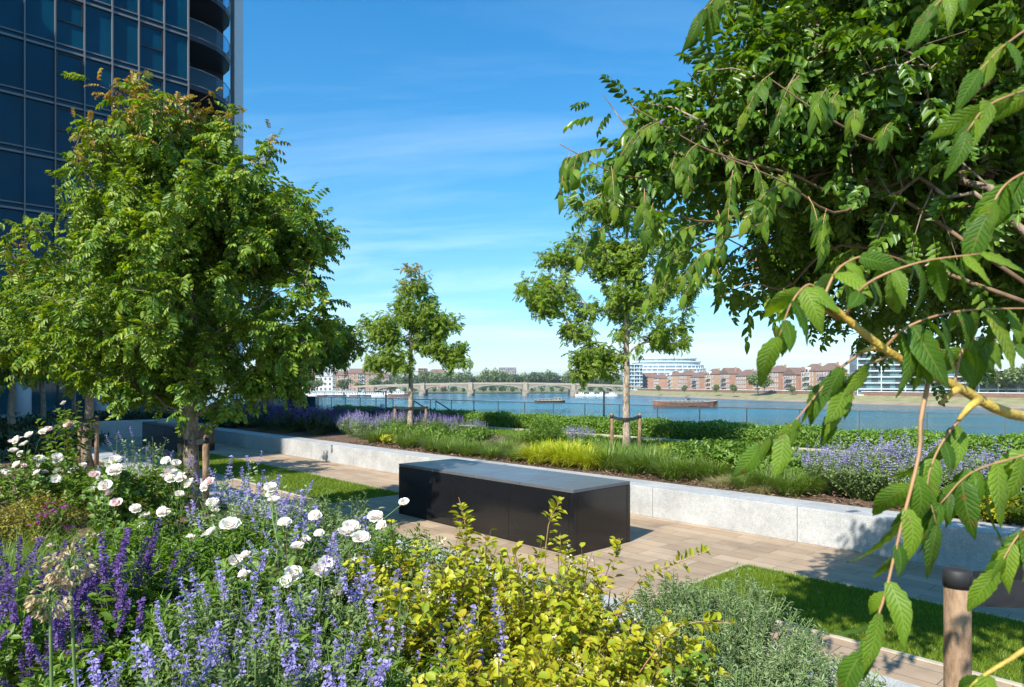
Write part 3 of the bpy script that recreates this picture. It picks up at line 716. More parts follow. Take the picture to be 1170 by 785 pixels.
# glass apartment block, right
M['aglass']=towerglass('apartment_glass',(.10,.19,.22),.1)
def flats(label,px0,px1,Y,ztop,nf,name='glass_apartment_block',colr=None,z=ZW+3.4,nb=10,ang=0,slab=None):
    x0=(px0-585)/780*Y; x1=(px1-585)/780*Y; T=thing(name,label,'apartment block',((x0+x1)/2,Y,z)); w=x1-x0; h=ztop-z; c=np.array([(x0+x1)/2,Y,z])
    ca,sa=math.cos(ang),math.sin(ang); RM=np.array([[ca,-sa,0],[sa,ca,0],[0,0,1]])
    def W(x,y,zz): return c+RM@np.array([x,y,zz])
    MB().box(W(0,8,h/2),(w,16,h),M=RM).build('body',colr or M['aglass'],T)
    fh=h/nf
    for k in range(nf+1): MB().box(W(0,-.6,k*fh+.15),(w+.4,1.6,.35),M=RM).build('floor_slab',slab or M['render'],T)
    for k in range(nf):
        for i in range(nb):
            if (i*5+k*3)%4==0: continue
            MB().box(W(-w/2+(i+.5)*w/nb,-.05,(k+.55)*fh),(w/nb*.55,.16,fh*.6),M=RM).build('window',M['winglass'],T)
    g=MB()
    for i in range(0,nb+1,2): g.box(W(-w/2+i*w/nb,-1.2,h/2),(.3,.3,h),M=RM)
    g.build('uprights',slab or M['render'],T); return T
flats('pale glass apartment block seen through the hanging leaves',985,1110,335,17.5,7,ang=-.25)
flats('low white apartment block at the right edge behind the hanging leaves',1122,1190,320,8.5,4,ang=-.25,nb=7)
flats('slim pale tower rising behind the glass apartment block',1012,1036,480,68,20,nb=3,colr=M['render'])
# oval office building behind the terraces
M['oval']=towerglass('oval_building_glass',(.22,.33,.42),.15)
T=thing('oval_glass_building','large pale glass building with a rounded end rising behind the brick houses','office building',((766-585)/780*700,700,ZW+4))
cx,cy=(766-585)/780*700,720
for k in range(9):
    z=ZW+4+k*3.6; sx=42*math.sqrt(1-(max(0,k-3)/6.5)**2*.75); sy=20; shx=0
    th=np.linspace(0,2*np.pi,40,endpoint=False)
    e=[(cx+shx+sx*np.sign(math.cos(t))*abs(math.cos(t))**.75,cy+sy*math.sin(t)) for t in th]
    MB().prism(e,z,z+2.9).build('storey_glazing',M['oval'],T)
    e2=[(cx+shx+(sx+.8)*np.sign(math.cos(t))*abs(math.cos(t))**.75,cy+(sy+.8)*math.sin(t)) for t in th]
    MB().prism(e2,z+2.9,z+3.9).build('floor_band',M['render'],T)
    if k<7:
        g=MB()
        for t in np.linspace(np.pi+.05,2*np.pi-.05,22): g.box((cx+shx+(sx+.3)*np.sign(math.cos(t))*abs(math.cos(t))**.75,cy+(sy+.3)*math.sin(t),z+1.45),(.6,.6,2.9))
        g.build('uprights',M['render'],T)
flats('low white office wing left of the rounded glass building',712,734,680,22,7,nb=7,colr=M['oval'])
# buildings far behind the bridge
M['fbrick']=plain('distant_red_brick',(.34,.20,.15),.9,var=.1,scale=.1)
M['fgrey']=plain('distant_grey_block',(.40,.36,.36),.9,var=.1,scale=.1)
flats('grey slab tower on the skyline beyond the bridge',570,590,1500,40,12,name='tower_block',colr=M['fgrey'],slab=M['fgrey'],nb=8,z=0)
flats('low pink office block on the skyline beside the grey slab',556,571,1480,24,5,name='tower_block',colr=M['fbrick'],slab=M['fbrick'],nb=5,z=0)
flats('square red brick block on the skyline left of the arches',478,487,1000,26,8,name='brick_tower',colr=M['fbrick'],slab=M['fbrick'],nb=3,z=0)
flats('small pale block on the skyline right of the grey slab',598,606,1500,22,5,name='tower_block',colr=M['render'],nb=3,z=0)
house('red brick mansion block with steep roof behind the left pier of the bridge',at(500,900)[:2],0,28,14,20,6,M['fbrick'],6,5,name='mansion_block',group=None,cat='building')
# left bank buildings
LB=[(318,23,13,M['render'],'white rendered villa with grey roof at the left end of the far bank',3),(336,10,11,M['fbrick'],'narrow brick house beside the white villa on the left bank',3),(374,19,13,M['render'],'cream house with white gable between two trees on the left bank',3),(352,16,15,M['fbrick'],'brick house half hidden behind the round tree on the left bank',4),(407,18,16,M['brick'],'bright red brick terrace with white windows on the left bank',5),(424,20,15,M['fbrick'],'long brown brick terrace beside the bridge end',5),(391,14,14,M['brick2'],'orange brick terrace behind dark leaves on the left bank',4),(438,12,12,M['fbrick'],'small brown brick house nearest the left bridge end',4)]
for px,w,h,m,lb,nf in LB:
    house(lb,at(px,600)[:2],0,w,12,h,4,m,max(2,int(w/3.5)),nf,z=ZW+3,name='terrace_house',group=None,roofm=M['concrete'] if m is M['render'] else M['roof'])

# boats
M['hull_r']=plain('rusty_hull',(.20,.09,.055),.8,var=.3,scale=1.5)
M['hull_d']=plain('dark_hull',(.05,.045,.045),.7,var=.2)
M['hull_b']=plain('blue_hull',(.08,.14,.25),.6,var=.1)
def boat(name,label,c,L,W_,hh,cab,hm,cm,flat=False,group=None,bowh=1.3,ang=0):
    c=np.array(c,float); T=thing(name,label,'boat',c,group); n_=12; xs=np.linspace(-1,1,n_)
    ca,sa=math.cos(ang),math.sin(ang)
    def W(x,y,z): return c+np.array([ca*x-sa*y,sa*x+ca*y,z])
    v=[];q=[]
    for x in xs:
        wid=W_/2*(1-abs(x)**(6 if flat else 3.5)*.9); sheer=hh*(1+ (bowh-1)*abs(x)**3)
        v+=[W(x*L/2,-wid*.75,-.4),W(x*L/2,-wid,sheer),W(x*L/2,wid,sheer),W(x*L/2,wid*.75,-.4)]
    for k in range(n_-1):
        a=4*k
        for j in range(3): q.append([a+j,a+j+1,a+5+j,a+4+j])
    m=MB().add(v,q); m.p+= [[0,3,2,1],[m.n-4,m.n-3,m.n-2,m.n-1]]; m.build('hull',hm,T)
    g=MB()
    for k in range(n_-1):
        a=4*k
        for j in (1,2): g.tube([v[a+j],v[a+4+j]],.12,4)
    g.build('gunwale',M['white'] if not flat else M['stone_d'],T)
    RM=np.array([[ca,-sa,0],[sa,ca,0],[0,0,1]])
    for (x0,x1,h1,ww) in cab:
        k_=MB().box(W((x0+x1)/2*L/2,0,hh+h1/2),((x1-x0)*L/2,W_*ww,h1),M=RM).build('cabin',cm,T)
        MB().box(W((x0+x1)/2*L/2,0,hh+h1+.1),((x1-x0)*L/2+.6,W_*ww+.4,.15),M=RM).build('cabin_roof',M['concrete'],k_)
        g=MB(); nn_=max(2,int((x1-x0)*L/2/1.6))
        for i in range(nn_): g.box(W((x0+(x1-x0)*(i+.5)/nn_)*L/2,-W_*ww/2-.02,hh+h1*.6),(.8,.08,h1*.4),M=RM)
        g.build('windows',M['winglass'],k_)
    return T
boat('barge','long rusty cargo barge with pale deck moored in front of the brick houses',(at(783,262)[0],262,ZW),25,6,2.0,[(-.85,.55,.5,.7),(.02,.12,1.9,.4)],M['hull_r'],M['stone_d'],flat=True,ang=.04)
boat('barge','smaller dark barge moored in midstream in front of the bridge',(at(628,330)[0],330,ZW),15,5,1.0,[(-.75,.2,.7,.7),(.3,.75,1.3,.7)],M['hull_d'],M['stone_d'],flat=True)
BL='small white houseboat moored in the row along the left bank, {ord} from the left'
cols=[M['hull_b'],M['hull_d'],M['white'],M['hull_r']]
i=0
for px in (296,307,318,329,338,349,358,367,377,388,397,405,414,424,433,443):
    Y=515+rng.uniform(-6,10); L=rng.uniform(7,12)
    boat('houseboat',BL,(at(px,Y)[0],Y,ZW),L,3.4,1.2,[(-.6,.5,1.7,.7)]+([(-.1,.3,3.0,.5)] if i%3==0 else []),cols[i%4],M['white'],group='houseboats moored along the left bank'); i+=1
boat('river_boat','red and white river boat beside the left end of the bridge',(at(455,505)[0],505,ZW),15,4,1.8,[(-.5,.6,2.0,.7),(-.2,.2,3.6,.5)],M['hull_r'],M['white'])
BL='white motor cruiser moored near the right end of the bridge, {ord} from the left'
for px in (664,676,688,699): boat('motor_cruiser',BL,(at(px,520)[0],520,ZW),9,3,1.4,[(-.4,.4,1.8,.7)],M['white'],M['white'],group='cruisers moored near the right end of the bridge')

# ------------------------------------------------------------------ PARAPET, HEDGE, POSTS
T=thing('glass_parapet','long glass parapet with thin dark handrail along the river edge','railing',ab(14,15.5,.36))
bs=15.5; a0=-6.0; n_=34; st=1.3
for i in range(n_):
    p,q=ab(a0+i*st+.02,bs),ab(a0+(i+1)*st-.02,bs)
    MB().add([p+[0,0,.38],q+[0,0,.38],q+[0,0,1.13],p+[0,0,1.13]],[[0,1,2,3]]).build('glass_panel',M['glass'],T)
    MB().gbox(a0+i*st-.006,a0+i*st+.006,bs-.02,bs+.02,.36,1.13).build('post',M['steel'],T)
MB().gbox(a0,a0+n_*st,bs-.02,bs+.02,1.13,1.152).build('handrail',M['steel'],T)
for px,py0,py1,lb in ((690,446,482,'slim dark post standing behind the hedge left of the staked tree'),(441,447,476,'slim dark post behind the lavender left of the small tree')):
    Y=15.9/((px-585)/780*V[0]+V[1]); p=at(px,Y,.36); T=thing('lamp_post',lb,'post',p)
    zt=H-(py0-440)/780*Y; MB().tube([p,p+[0,0,zt-.36]],.03,8).build('pole',M['dark_steel'],T); MB().tube([p,p+[0,0,.03]],.07,10).build('base_plate',M['dark_steel'],T)
p=at(437,23,.36); T=thing('bollard','short white bollard standing behind the lavender near the small tree','bollard',p)
MB().tube([p,p+[0,0,.68],p+[0,0,.72]],[.09,.09,.05],12).build('body',M['white'],T,smooth=False); MB().tube([p+[0,0,.5],p+[0,0,.56]],.095,12).build('band',M['dark_steel'],T)
T=thing('stair_handrail','pair of sloping metal handrails leading down from the river terrace','handrail',at(510,23.5,.36))
for (pA,pB) in ((atz(473,458,25.5),atz(495,472,24)),(atz(498,458,25),atz(526,476,22.8))):
    MB().tube([pA,pB],.022,6).build('rail',M['dark_steel'],T)
    for t in (0,1): 
        q=pA+(pB-pA)*t; MB().tube([q,[q[0],q[1],.3]],.015,6).build('post',M['dark_steel'],T)
# hedge
T=thing('clipped_hedge','long low clipped green hedge running in front of the glass parapet','hedge',ab(10,14.8,.37))
N=42000; A=rng.uniform(-6,27,N); 
face=rng.random(N); Bq=np.where(face<.45,14.45+rng.normal(size=N)*.03,rng.uniform(14.45,15.3,N)); wv=.03*np.sin(A*3.1)+.02*np.sin(A*7.3)
Z=np.where(face<.45,rng.uniform(.37,.73,N),.74+rng.normal(size=N)*.025)+wv
pos=A[:,None]*np.array([*U,0])+Bq[:,None]*np.array([*V,0])+np.stack([0*Z,0*Z,Z],1)
MB().inst(LEAFW,pos,frames(rdir(N),rdir(N)+np.array([-V[0]*.6,-V[1]*.6,.7])),rng.uniform(.035,.07,N)).build('foliage',M['L_hedge'],T)
MB().gbox(-6,27,14.5,15.25,.37,.70).build('stems',M['L_hedge'],T)

# ------------------------------------------------------------------ GARDEN TREES
E1=at(221,7.3,SOIL)
tree('garden_tree','large dense green tree with young orange tips, held by two stakes',E1,4.4,
 [(0,0,2.6,1.5,1.5,1.1,3.0),(-.1,0,3.65,1.1,1.1,.85,2.0),(.85,0,3.0,.65,.7,.6,.8),(-.85,.1,1.9,.8,.9,.65,.9),(1.1,-.1,1.9,.65,.9,.6,.8),(.0,0,1.5,1.0,.9,.38,.75)],
 .078,230,11500,.155,M['L_tree'],tipfrac=.045,crad=.24,tmin=1.0,barkm=M['bark'])
stakes('tree_stakes','pair of short timber stakes with black strap holding the large dense tree',E1,.14,.82,(1,-.1),trunk=.08)
D1=at(101,11.2,SOIL)
tree('garden_tree','left garden tree with slender speckled trunk, partly behind the large dense tree',D1,3.75,
 [(0,0,2.6,1.3,1.4,1.15,2.5),(-.6,0,2.25,1.0,1.1,.7,1.2),(.2,0,1.8,.8,.8,.3,.4)],
 .07,120,5200,.18,M['L_tree'],tipfrac=.02,crad=.3,tmin=1.2,barkm=M['bark'])
stakes('tree_stakes','pair of stakes at the foot of the left speckled tree',D1,.12,.85,(1,.3),trunk=.07)
At=at(715,13.2,SOIL)
tree('garden_tree','tall airy tree with open crown standing behind the seat wall',At,5.4,
 [(-.15,0,4.75,1.0,.85,.85,1.3),(.05,0,3.75,.55,.5,.5,.6),(0,0,3.0,.6,.5,.4,.6),(-1.45,0,3.05,.85,.7,.36,1.0),(-.75,.2,3.85,1.0,.8,.5,1.2),(.95,0,3.3,.85,.7,.45,1.1),(.35,0,2.6,.85,.7,.4,.8),(-.6,0,1.9,.65,.5,.5,.8),(.75,0,4.1,.7,.6,.45,.7),(-.75,0,2.5,.6,.5,.35,.5),(.95,.1,2.4,.6,.5,.35,.5)],
 .072,260,10500,.125,M['L_airy'],tipfrac=.0,crad=.2,tmin=1.5,barkm=M['bark_pale'],tilt=.5)
stakes('tree_stakes','pair of stakes with black strap holding the tall airy tree',At,.27,.80,(1,.05),trunk=.075,slack=.05)
Bt=at(469,18.7,SOIL)
tree('garden_tree','small airy tree with pale trunk in the middle distance',Bt,4.5,
 [(.1,0,3.9,.6,.6,.75,1.0),(.1,0,3.1,.5,.5,.45,.6),(-.7,0,2.9,.75,.7,.5,1.0),(.75,0,3.1,.65,.6,.5,1.0),(1.0,0,2.2,.65,.6,.35,.8),(-.5,0,2.0,.8,.7,.4,.7),(.3,0,2.6,.6,.6,.4,.5)],
 .075,170,5200,.15,M['L_airy'],tipfrac=.02,crad=.24,tmin=1.5,barkm=M['bark_pale'])
stakes('tree_stakes','pair of stakes holding the small airy tree in the middle distance',Bt,.42,.80,(1,.1),trunk=.08)
Ct=at(341,21,SOIL)
tree('garden_tree','yellowish tree above the shaded lavender right of the large dense tree',Ct,3.6,
 [(0,0,2.6,1.4,1.3,.8,2),(1.3,-.3,2.7,.9,.9,.7,1.3),(-.5,0,2.2,1.2,1.2,.6,1)],
 .085,90,2500,.27,M['L_tree'],tipfrac=.12,crad=.35,tmin=1.3,barkm=M['bark'])
stakes('tree_stakes','pair of stakes in the shaded lavender under the yellowish tree',Ct,.25,.75,(1,.1),trunk=.085)
for px,Y,lb in ((16,17,'shaded tree at the left edge in front of the tower'),(49,22,'shaded tree with dark trunk in front of the pale tower column'),(84,27,'thin shaded tree behind the speckled trunk near the lobby glass')):
    tree('garden_tree',lb,at(px,Y,.05),4.2,[(0,0,3.4,1.5,1.5,1.1,2),(-.3,0,2.5,1.5,1.5,.6,1)],.09,70,1800,.28,M['L_tree'],crad=.4,tmin=1.8)

# ------------------------------------------------------------------ the near tree on the right
Ft=np.array([1.86,2.25,SOIL])
def serrated(L=1.,W=.47,n=13,seed=0):
    r=np.random.default_rng(seed); t=np.linspace(0,1,n+1); prof=W/2*np.sin(np.pi*t**.8)**.8*(1-.25*t)
    prof[0]=.012; prof[-1]=0
    v=[];uv=[];q=[]
    curl=r.uniform(.0,.65); tw=r.uniform(-.9,.9); bend=r.uniform(-.12,.12)
    for i,x in enumerate(t):
        z=-curl*L*x*x
        w=prof[i]*(1+ (.07 if i%2 else -.05)*(0<i<n))
        pk=.012*math.sin(i*math.pi)+ (.015 if i%2 else -.005)
        for s,f in ((-1,1),(-.5,.5),(0,0),(.5,.5),(1,1)):
            zo=.22*abs(s)*w+(pk+r.normal()*.01)*abs(s)*(1 if 0<i<n else 0)-(.25*w*(abs(s)==1)); y0=s*w; an=tw*x
            v.append([x*L-(.03 if abs(s)==1 and i%2 else 0),bend*math.sin(x*3)+y0*math.cos(an)-zo*math.sin(an),z+y0*math.sin(an)+zo*math.cos(an)]); uv.append([x,s*.5+.5])
    for i in range(n):
        for j in range(4): a=i*5+j; q.append([a,a+5,a+6,a+1])
    return np.array(v),np.array(q),np.array(uv)
SER=[serrated(seed=i,W=w_) for i,w_ in enumerate((.47,.42,.5,.44,.4,.52,.45,.38))]
def bigleafmat():
    m,nt,n,l=mat('veined_leaf'); uv=n.new('ShaderNodeUVMap'); sx=n.new('ShaderNodeSeparateXYZ'); l.new(uv.outputs[0],sx.inputs[0])
    def mt(op,a,b=None):
        x=n.new('ShaderNodeMath'); x.operation=op
        for i,y in enumerate((a,b)):
            if y is None: continue
            if isinstance(y,(int,float)): x.inputs[i].default_value=y
            else: l.new(y,x.inputs[i])
        return x.outputs[0]
    d=mt('ABSOLUTE',mt('SUBTRACT',sx.outputs[1],.5))
    ph=mt('MULTIPLY',mt('SUBTRACT',sx.outputs[0],mt('MULTIPLY',d,.38)),11*2*math.pi)
    side=mt('POWER',mt('ABSOLUTE',mt('COSINE',mt('MULTIPLY',ph,.5))),14)
    mid=mt('LESS_THAN',d,.035); vein=mt('MAXIMUM',mt('MULTIPLY',side,.55),mid)
    g=n.new('ShaderNodeNewGeometry'); r=ramp(n,[(0,(.04,.11,.012)),(.45,(.09,.19,.018)),(.8,(.18,.29,.025)),(1,(.33,.36,.03))]); l.new(g.outputs['Random Per Island'],r.inputs[0])
    tc=n.new('ShaderNodeTexCoord'); no=node(n,'ShaderNodeTexNoise',Scale=14); no.inputs['Detail'].default_value=4; l.new(tc.outputs['Object'],no.inputs['Vector'])
    rr=ramp(n,[(.3,(.7,.75,.7)),(.7,(1.25,1.2,1.1))]); l.new(no.outputs['Fac'],rr.inputs[0])
    a=n.new('ShaderNodeMix'); a.data_type='RGBA'; a.blend_type='MULTIPLY'; a.inputs[0].default_value=1; l.new(r.outputs[0],a.inputs[6]); l.new(rr.outputs[0],a.inputs[7])
    c=n.new('ShaderNodeMix'); c.data_type='RGBA'; l.new(mt('MULTIPLY',vein,.28),c.inputs[0]); l.new(a.outputs[2],c.inputs[6]); c.inputs[7].default_value=(.28,.36,.08,1)
    n3=node(n,'ShaderNodeTexNoise',Scale=55); n3.inputs['Detail'].default_value=3; l.new(tc.outputs['Object'],n3.inputs['Vector']); sp_=ramp(n,[(.66,(0,0,0)),(.70,(1,1,1))]); l.new(n3.outputs['Fac'],sp_.inputs[0])
    c2=n.new('ShaderNodeMix'); c2.data_type='RGBA'; l.new(mt('MULTIPLY',sp_.outputs[0],.8),c2.inputs[0]); l.new(c.outputs[2],c2.inputs[6]); c2.inputs[7].default_value=(.20,.12,.03,1); c=c2
    p=node(n,'ShaderNodeBsdfPrincipled',Roughness=.48); p.inputs['Specular IOR Level'].default_value=.3; l.new(c.outputs[2],p.inputs['Base Color'])
    b=node(n,'ShaderNodeBump',Strength=.7); b.invert=True; b.inputs['Distance'].default_value=.004; l.new(vein,b.inputs['Height']); l.new(b.outputs[0],p.inputs['Normal'])
    t=n.new('ShaderNodeBsdfTranslucent'); hs=node(n,'ShaderNodeHueSaturation',Hue=.48,Saturation=1.15,Value=1.9); l.new(c.outputs[2],hs.inputs['Color']); l.new(hs.outputs[0],t.inputs[0])
    ms=node(n,'ShaderNodeMixShader'); ms.inputs[0].default_value=.38; l.new(p.outputs[0],ms.inputs[1]); l.new(t.outputs[0],ms.inputs[2])
    o=n.new('ShaderNodeOutputMaterial'); l.new(ms.outputs[0],o.inputs[0]); return m
M['bigleaf']=bigleafmat()
NT=tree('garden_tree','large overhanging tree at the right edge with long leafy branches',Ft,4.6,
 [(-1.2,.5,2.30,.36,.35,.16,.45),(-.7,.7,2.5,.45,.6,.27,1.0),(-.2,.7,3.0,.75,.8,.6,1.8),(.35,1.2,2.4,1.05,1.0,.6,2.7),(-.30,.40,2.45,.5,.4,.42,1.2),(.2,.4,3.7,1.2,1.2,.8,1.2),(1.0,-.1,3.1,1.0,1.1,.9,.8),(-.2,1.2,2.1,.5,.6,.3,.8),(.75,1.5,1.95,.8,.8,.45,1.0)],
 .085,290,9000,.135,M['L_near'],tipfrac=0,crad=.27,tmin=1.7,barkm=M['bark'],tilt=.2,brf=.33,ntr=6,pl=.12,wob=.06)
stk=at(1094,2.02,SOIL)
T=thing('tree_stakes','near timber stake with black cap strap under the overhanging leaves','tree stake',stk,'timber stakes tied to the trees')
MB().tube([stk+[0,0,-.05],stk+[0,0,.4],stk+[0,0,.79],stk+[0,0,.80]],[.037,.036,.036,.03],16).build('stake',M['timber'],T)
MB().tube([stk+[0,0,.755],stk+[0,0,.803],stk+[0,0,.808]],[.039,.039,.032],16).build('strap_end',M['rubber'],T)
mb=MB(); d=nrm((Ft-stk)[:2]); sd=np.array([-d[1],d[0],0])
for sg,rr_ in ((-1,1),(1,1)):
    P=[stk+sd*.04*sg+[0,0,.75],(stk+Ft)/2+sd*.06*sg+[0,0,.71],Ft+sd*.09*sg+[0,0,.72]]
    for i in range(2): mb.add([P[i]-[0,0,.042],P[i+1]-[0,0,.042],P[i+1]+[0,0,.042],P[i]+[0,0,.042]],[[0,1,2,3]])
mb.build('tie_strap',M['rubber'],T)
# branches that hang close to the viewer: yellow bark, big serrated leaflets
yb=MB(); ra=MB(); bl=MB()
def spline(P,n=14):
    P=np.array(P,float); t=np.linspace(0,1,len(P)); T_=np.linspace(0,1,n)
    out=np.zeros((n,3)); Pp=np.vstack([2*P[0]-P[1],P,2*P[-1]-P[-2]])
    for i,tt in enumerate(T_):
        s=min(tt*(len(P)-1),len(P)-1-1e-6); k=int(s); f=s-k; p0,p1,p2,p3=Pp[k:k+4]
        out[i]=.5*((2*p1)+(-p0+p2)*f+(2*p0-5*p1+4*p2-p3)*f*f+(-p0+3*p1-3*p2+p3)*f**3)
    return out
def compound(P,npair,size,hang=.75,rad=.0018,start=.2,term=True,rach=None,face=None):
    S=spline(P,16); ra=MB(); bl=MB(); ra.tube(S,np.linspace(rad*1.3,rad*.5,16),5)
    T_=np.gradient(S,axis=0); T_=nrm(T_); pos=[];D=[];N=[];sc=[]
    npair=npair+1+(npair>3)
    for i in range(npair):
        t=start+(1-start)*(i+.3)/npair
        for sg in (-1,1):
            tt=min(.98,t+sg*.015); k=tt*15; k0=int(k); p=S[k0]+(S[min(15,k0+1)]-S[k0])*(k-k0); d=T_[k0]
            side=nrm(np.cross(d,[0,0,1.])+1e-6)
            dd=d*.45+side*sg*(1-hang*.6)+np.array([0,0,-hang])+rng.normal(size=3)*.16
            pos.append(p); D.append(dd); f=np.array([.1,-1,.55]) if face is None else np.array(face); N.append(f+rng.normal(size=3)*.45); sc.append(size*.84*rng.uniform(.55,1.18)*(.75+.5*math.sin(math.pi*min(1,t))))
    if term: pos.append(S[-1]);D.append(T_[-1]+[0,0,-.5]);N.append(np.array([0,-1,.6])+rng.normal(size=3)*.3);sc.append(size)
    pos=np.array(pos);D=np.array(D);N=np.array(N);sc=np.array(sc); Rm=frames(D,N); w=rng.integers(0,8,len(pos))
    for k in range(8):
        s=w==k
        if s.any(): bl.inst(SER[k],pos[s],Rm[s],sc[s])
    lo=bl.build('compound_leaf',M['bigleaf'],NT,smooth=True,uv=True); ra.build('leafstalk',M['twig_yellow'] if rach else M['twig_red'],lo)
A_=atz
main=spline([Ft+[-.02,-.02,1.75],[1.45,1.7,1.9],[1.05,1.18,1.66],A_(1170,476,1.0),A_(1090,440,.97),A_(1020,405,.95),A_(965,362,.94),A_(940,342,.94)],30)
yb.tube(main,np.interp(np.linspace(0,1,30),[0,.4,.7,1],[.015,.008,.0056,.0042]),10)
for p,q,r_,s_ in ((1010,398,985,402),(960,362,925,352),(1096,444,1075,462),(1120,456,1095,480)):
    yb.tube([A_(p,q,.955),A_((p+r_)/2,(q+s_)/2-3,.95),A_(r_,s_,.945)],[.006,.0045,.0028],8)
compound([A_(1010,398,.95),A_(1040,372,.93),A_(1100,355,.92),A_(1200,352,.92)],6,.082,hang=1.05)
compound([A_(1062,430,.96),A_(1052,480,.95),A_(1050,520,.94),A_(1030,600,.93),A_(1008,690,.92),A_(985,745,.92)],4,.085,hang=.8,rad=.0028,start=.45)
compound([A_(985,402,.95),A_(950,430,.97),A_(905,485,.98),A_(868,508,1.0)],4,.066,hang=.9)
compound([A_(940,342,.94),A_(925,325,.93),A_(905,345,.92),A_(890,385,.92)],3,.07,hang=.7)
compound([A_(940,342,.94),A_(960,305,.95),A_(1000,290,.97),A_(1040,300,.98)],4,.07,hang=.6)
compound([A_(965,362,.94),A_(990,325,.9),A_(1050,300,.88),A_(1120,290,.86)],4,.065,hang=.8)
compound([A_(1120,456,1.0),A_(1080,500,.98),A_(1060,550,.97),A_(1070,600,.96)],4,.08,hang=.8)
compound([A_(1230,500,1.05),A_(1170,520,1.0),A_(1110,540,.98),A_(1075,575,.97)],4,.09,hang=.9)
compound([A_(1020,405,.95),A_(985,420,.97),A_(965,440,.98),A_(950,470,.99)],3,.06,hang=.8)
compound([A_(1250,560,1.0),A_(1200,580,.98),A_(1165,610,.97),A_(1140,650,.97)],4,.075,hang=.9)
compound([A_(1090,440,.97),A_(1100,400,.98),A_(1120,385,1.0),A_(1160,395,1.0)],4,.07,hang=1.0)
compound([A_(1230,80,.9),A_(1180,100,.88),A_(1130,120,.86),A_(1105,150,.86)],3,.06,hang=.6)
compound([A_(1240,180,.9),A_(1190,190,.88),A_(1150,210,.86),A_(1128,245,.86)],3,.075,hang=.9)
compound([A_(1230,-40,.95),A_(1150,-30,.92),A_(1090,-10,.9),A_(1060,15,.9)],4,.055,hang=.7)
compound([A_(1250,20,1.0),A_(1200,20,.95),A_(1150,50,.92),A_(1120,80,.9)],3,.06,hang=.8)
compound([A_(850,-60,1.5),A_(830,-30,1.5),A_(815,0,1.5),A_(800,15,1.5)],4,.075,hang=.8)
compound([A_(1260,660,.95),A_(1210,690,.93),A_(1180,735,.92),A_(1120,775,.92),A_(1100,800,.92)],2,.08,hang=.8,rad=.004,start=.7,rach=yb)
yb.build('yellow_branch',M['twig_yellow'],NT,smooth=True)
# medium leaves on the outer boughs
bl=MB(); ra=MB()
for s0,s1,n_,y_ in (((800,190),(640,165),7,2.6),((830,250),(690,230),6,2.6),((900,210),(720,120),7,2.5),((860,270),(760,300),5,2.6),((960,250),(830,180),6,2.4),((900,330),(820,340),4,3.0),((1000,150),(880,90),6,2.2)):
    for i in range(n_):
        t=(i+.5)/n_; x=s0[0]+(s1[0]-s0[0])*t+rng.normal()*12; y=s0[1]+(s1[1]-s0[1])*t+rng.normal()*12; Y=y_+rng.normal()*.15
        dx,dy=rng.uniform(-50,20),rng.uniform(10,60); sc_=Y/2.6
        compound([A_(x,y,Y),A_(x+dx*.5,y+dy*.3,Y-.03),A_(x+dx,y+dy,Y-.05)],5,.062,hang=.8,rad=.0015,start=.15)
    mid=(Ft+[-.05,.05,2.3]+A_(*s0,y_+.1))/2+[rng.normal()*.05,.25,rng.normal()*.16]
    ra.tube(spline([Ft+[-.05,.1,1.5+rng.uniform(0,1.6)],mid,A_(s0[0],s0[1]+rng.normal()*12,y_+.1),A_((s0[0]+s1[0])/2,(s0[1]+s1[1])/2+rng.normal()*14,y_),A_(*s1,y_)],16),np.linspace(.008,.0018,16),7)
ra.build('boughs',M['twig'],NT)

# ------------------------------------------------------------------ PLANTS
def blade_t(seg=4, bend=.5, w=.02, seed=0):
    t=np.linspace(0,1,seg+1); x=bend*t*t; z=t-.3*bend*t**3; ww=w*(1-t**2*.97)/2
    v=np.concatenate([np.stack([x,ww,z],1),np.stack([x,-ww,z],1)]); n_=seg+1
    return v,np.array([[i,i+1,i+1+n_,i+n_] for i in range(seg)])
def rz_frames(th, tilt):
    c,s=np.cos(th),np.sin(th); N=len(th); D=np.stack([c*np.sin(tilt),s*np.sin(tilt),np.cos(tilt)],1)  # local z
    X=np.stack([c*np.cos(tilt),s*np.cos(tilt),-np.sin(tilt)],1); Y=np.cross(D,X)
    return np.stack([X,Y,D],-1)
def grassmb(base,r,h,n,w=.006,bend=.5,jit=.35):
    base=np.array(base,float); mb=MB()
    for bd in (bend*.5,bend,bend*1.4):
        k=n//3; th=rng.uniform(0,6.283,k); rr=r*.35*np.sqrt(rng.random(k)); 
        p=base+np.stack([rr*np.cos(th),rr*np.sin(th),0*rr],1); th2=th+rng.normal(size=k)*.5
        Rm=rz_frames(th2,rng.uniform(0,jit,k)*1.6); s=h*rng.uniform(.6,1.15,k)
        mb.inst(blade_t(4,bd,w/h),p,Rm,s)
    return mb
def grass_clump(label,base,r,h,n,m,w=.006,bend=.6,name='ornamental_grass',group=None,cat='grass plant'):
    T=thing(name,label,cat,base,group); grassmb(base,r,h,n,w,bend).build('blades',m,T); return T
def stemset(base,r,h,n,spread=.8,hv=.25):
    base=np.array(base,float); S=[]
    for i in range(n):
        th=rng.uniform(0,6.283); q=math.sqrt(rng.random()); e=base+np.array([math.cos(th)*r*q,math.sin(th)*r*q,h*(1-.35*q*q)*rng.uniform(1-hv,1+hv*.4)])
        b0=base+np.array([math.cos(th)*r*.25*q,math.sin(th)*r*.25*q,0]); m_=(b0+e)/2+np.array([0,0,.08*h])+rng.normal(size=3)*.04*h
        t=np.linspace(0,1,6)[:,None]; S.append((1-t)**2*b0+2*t*(1-t)*m_+t*t*e)
    return S
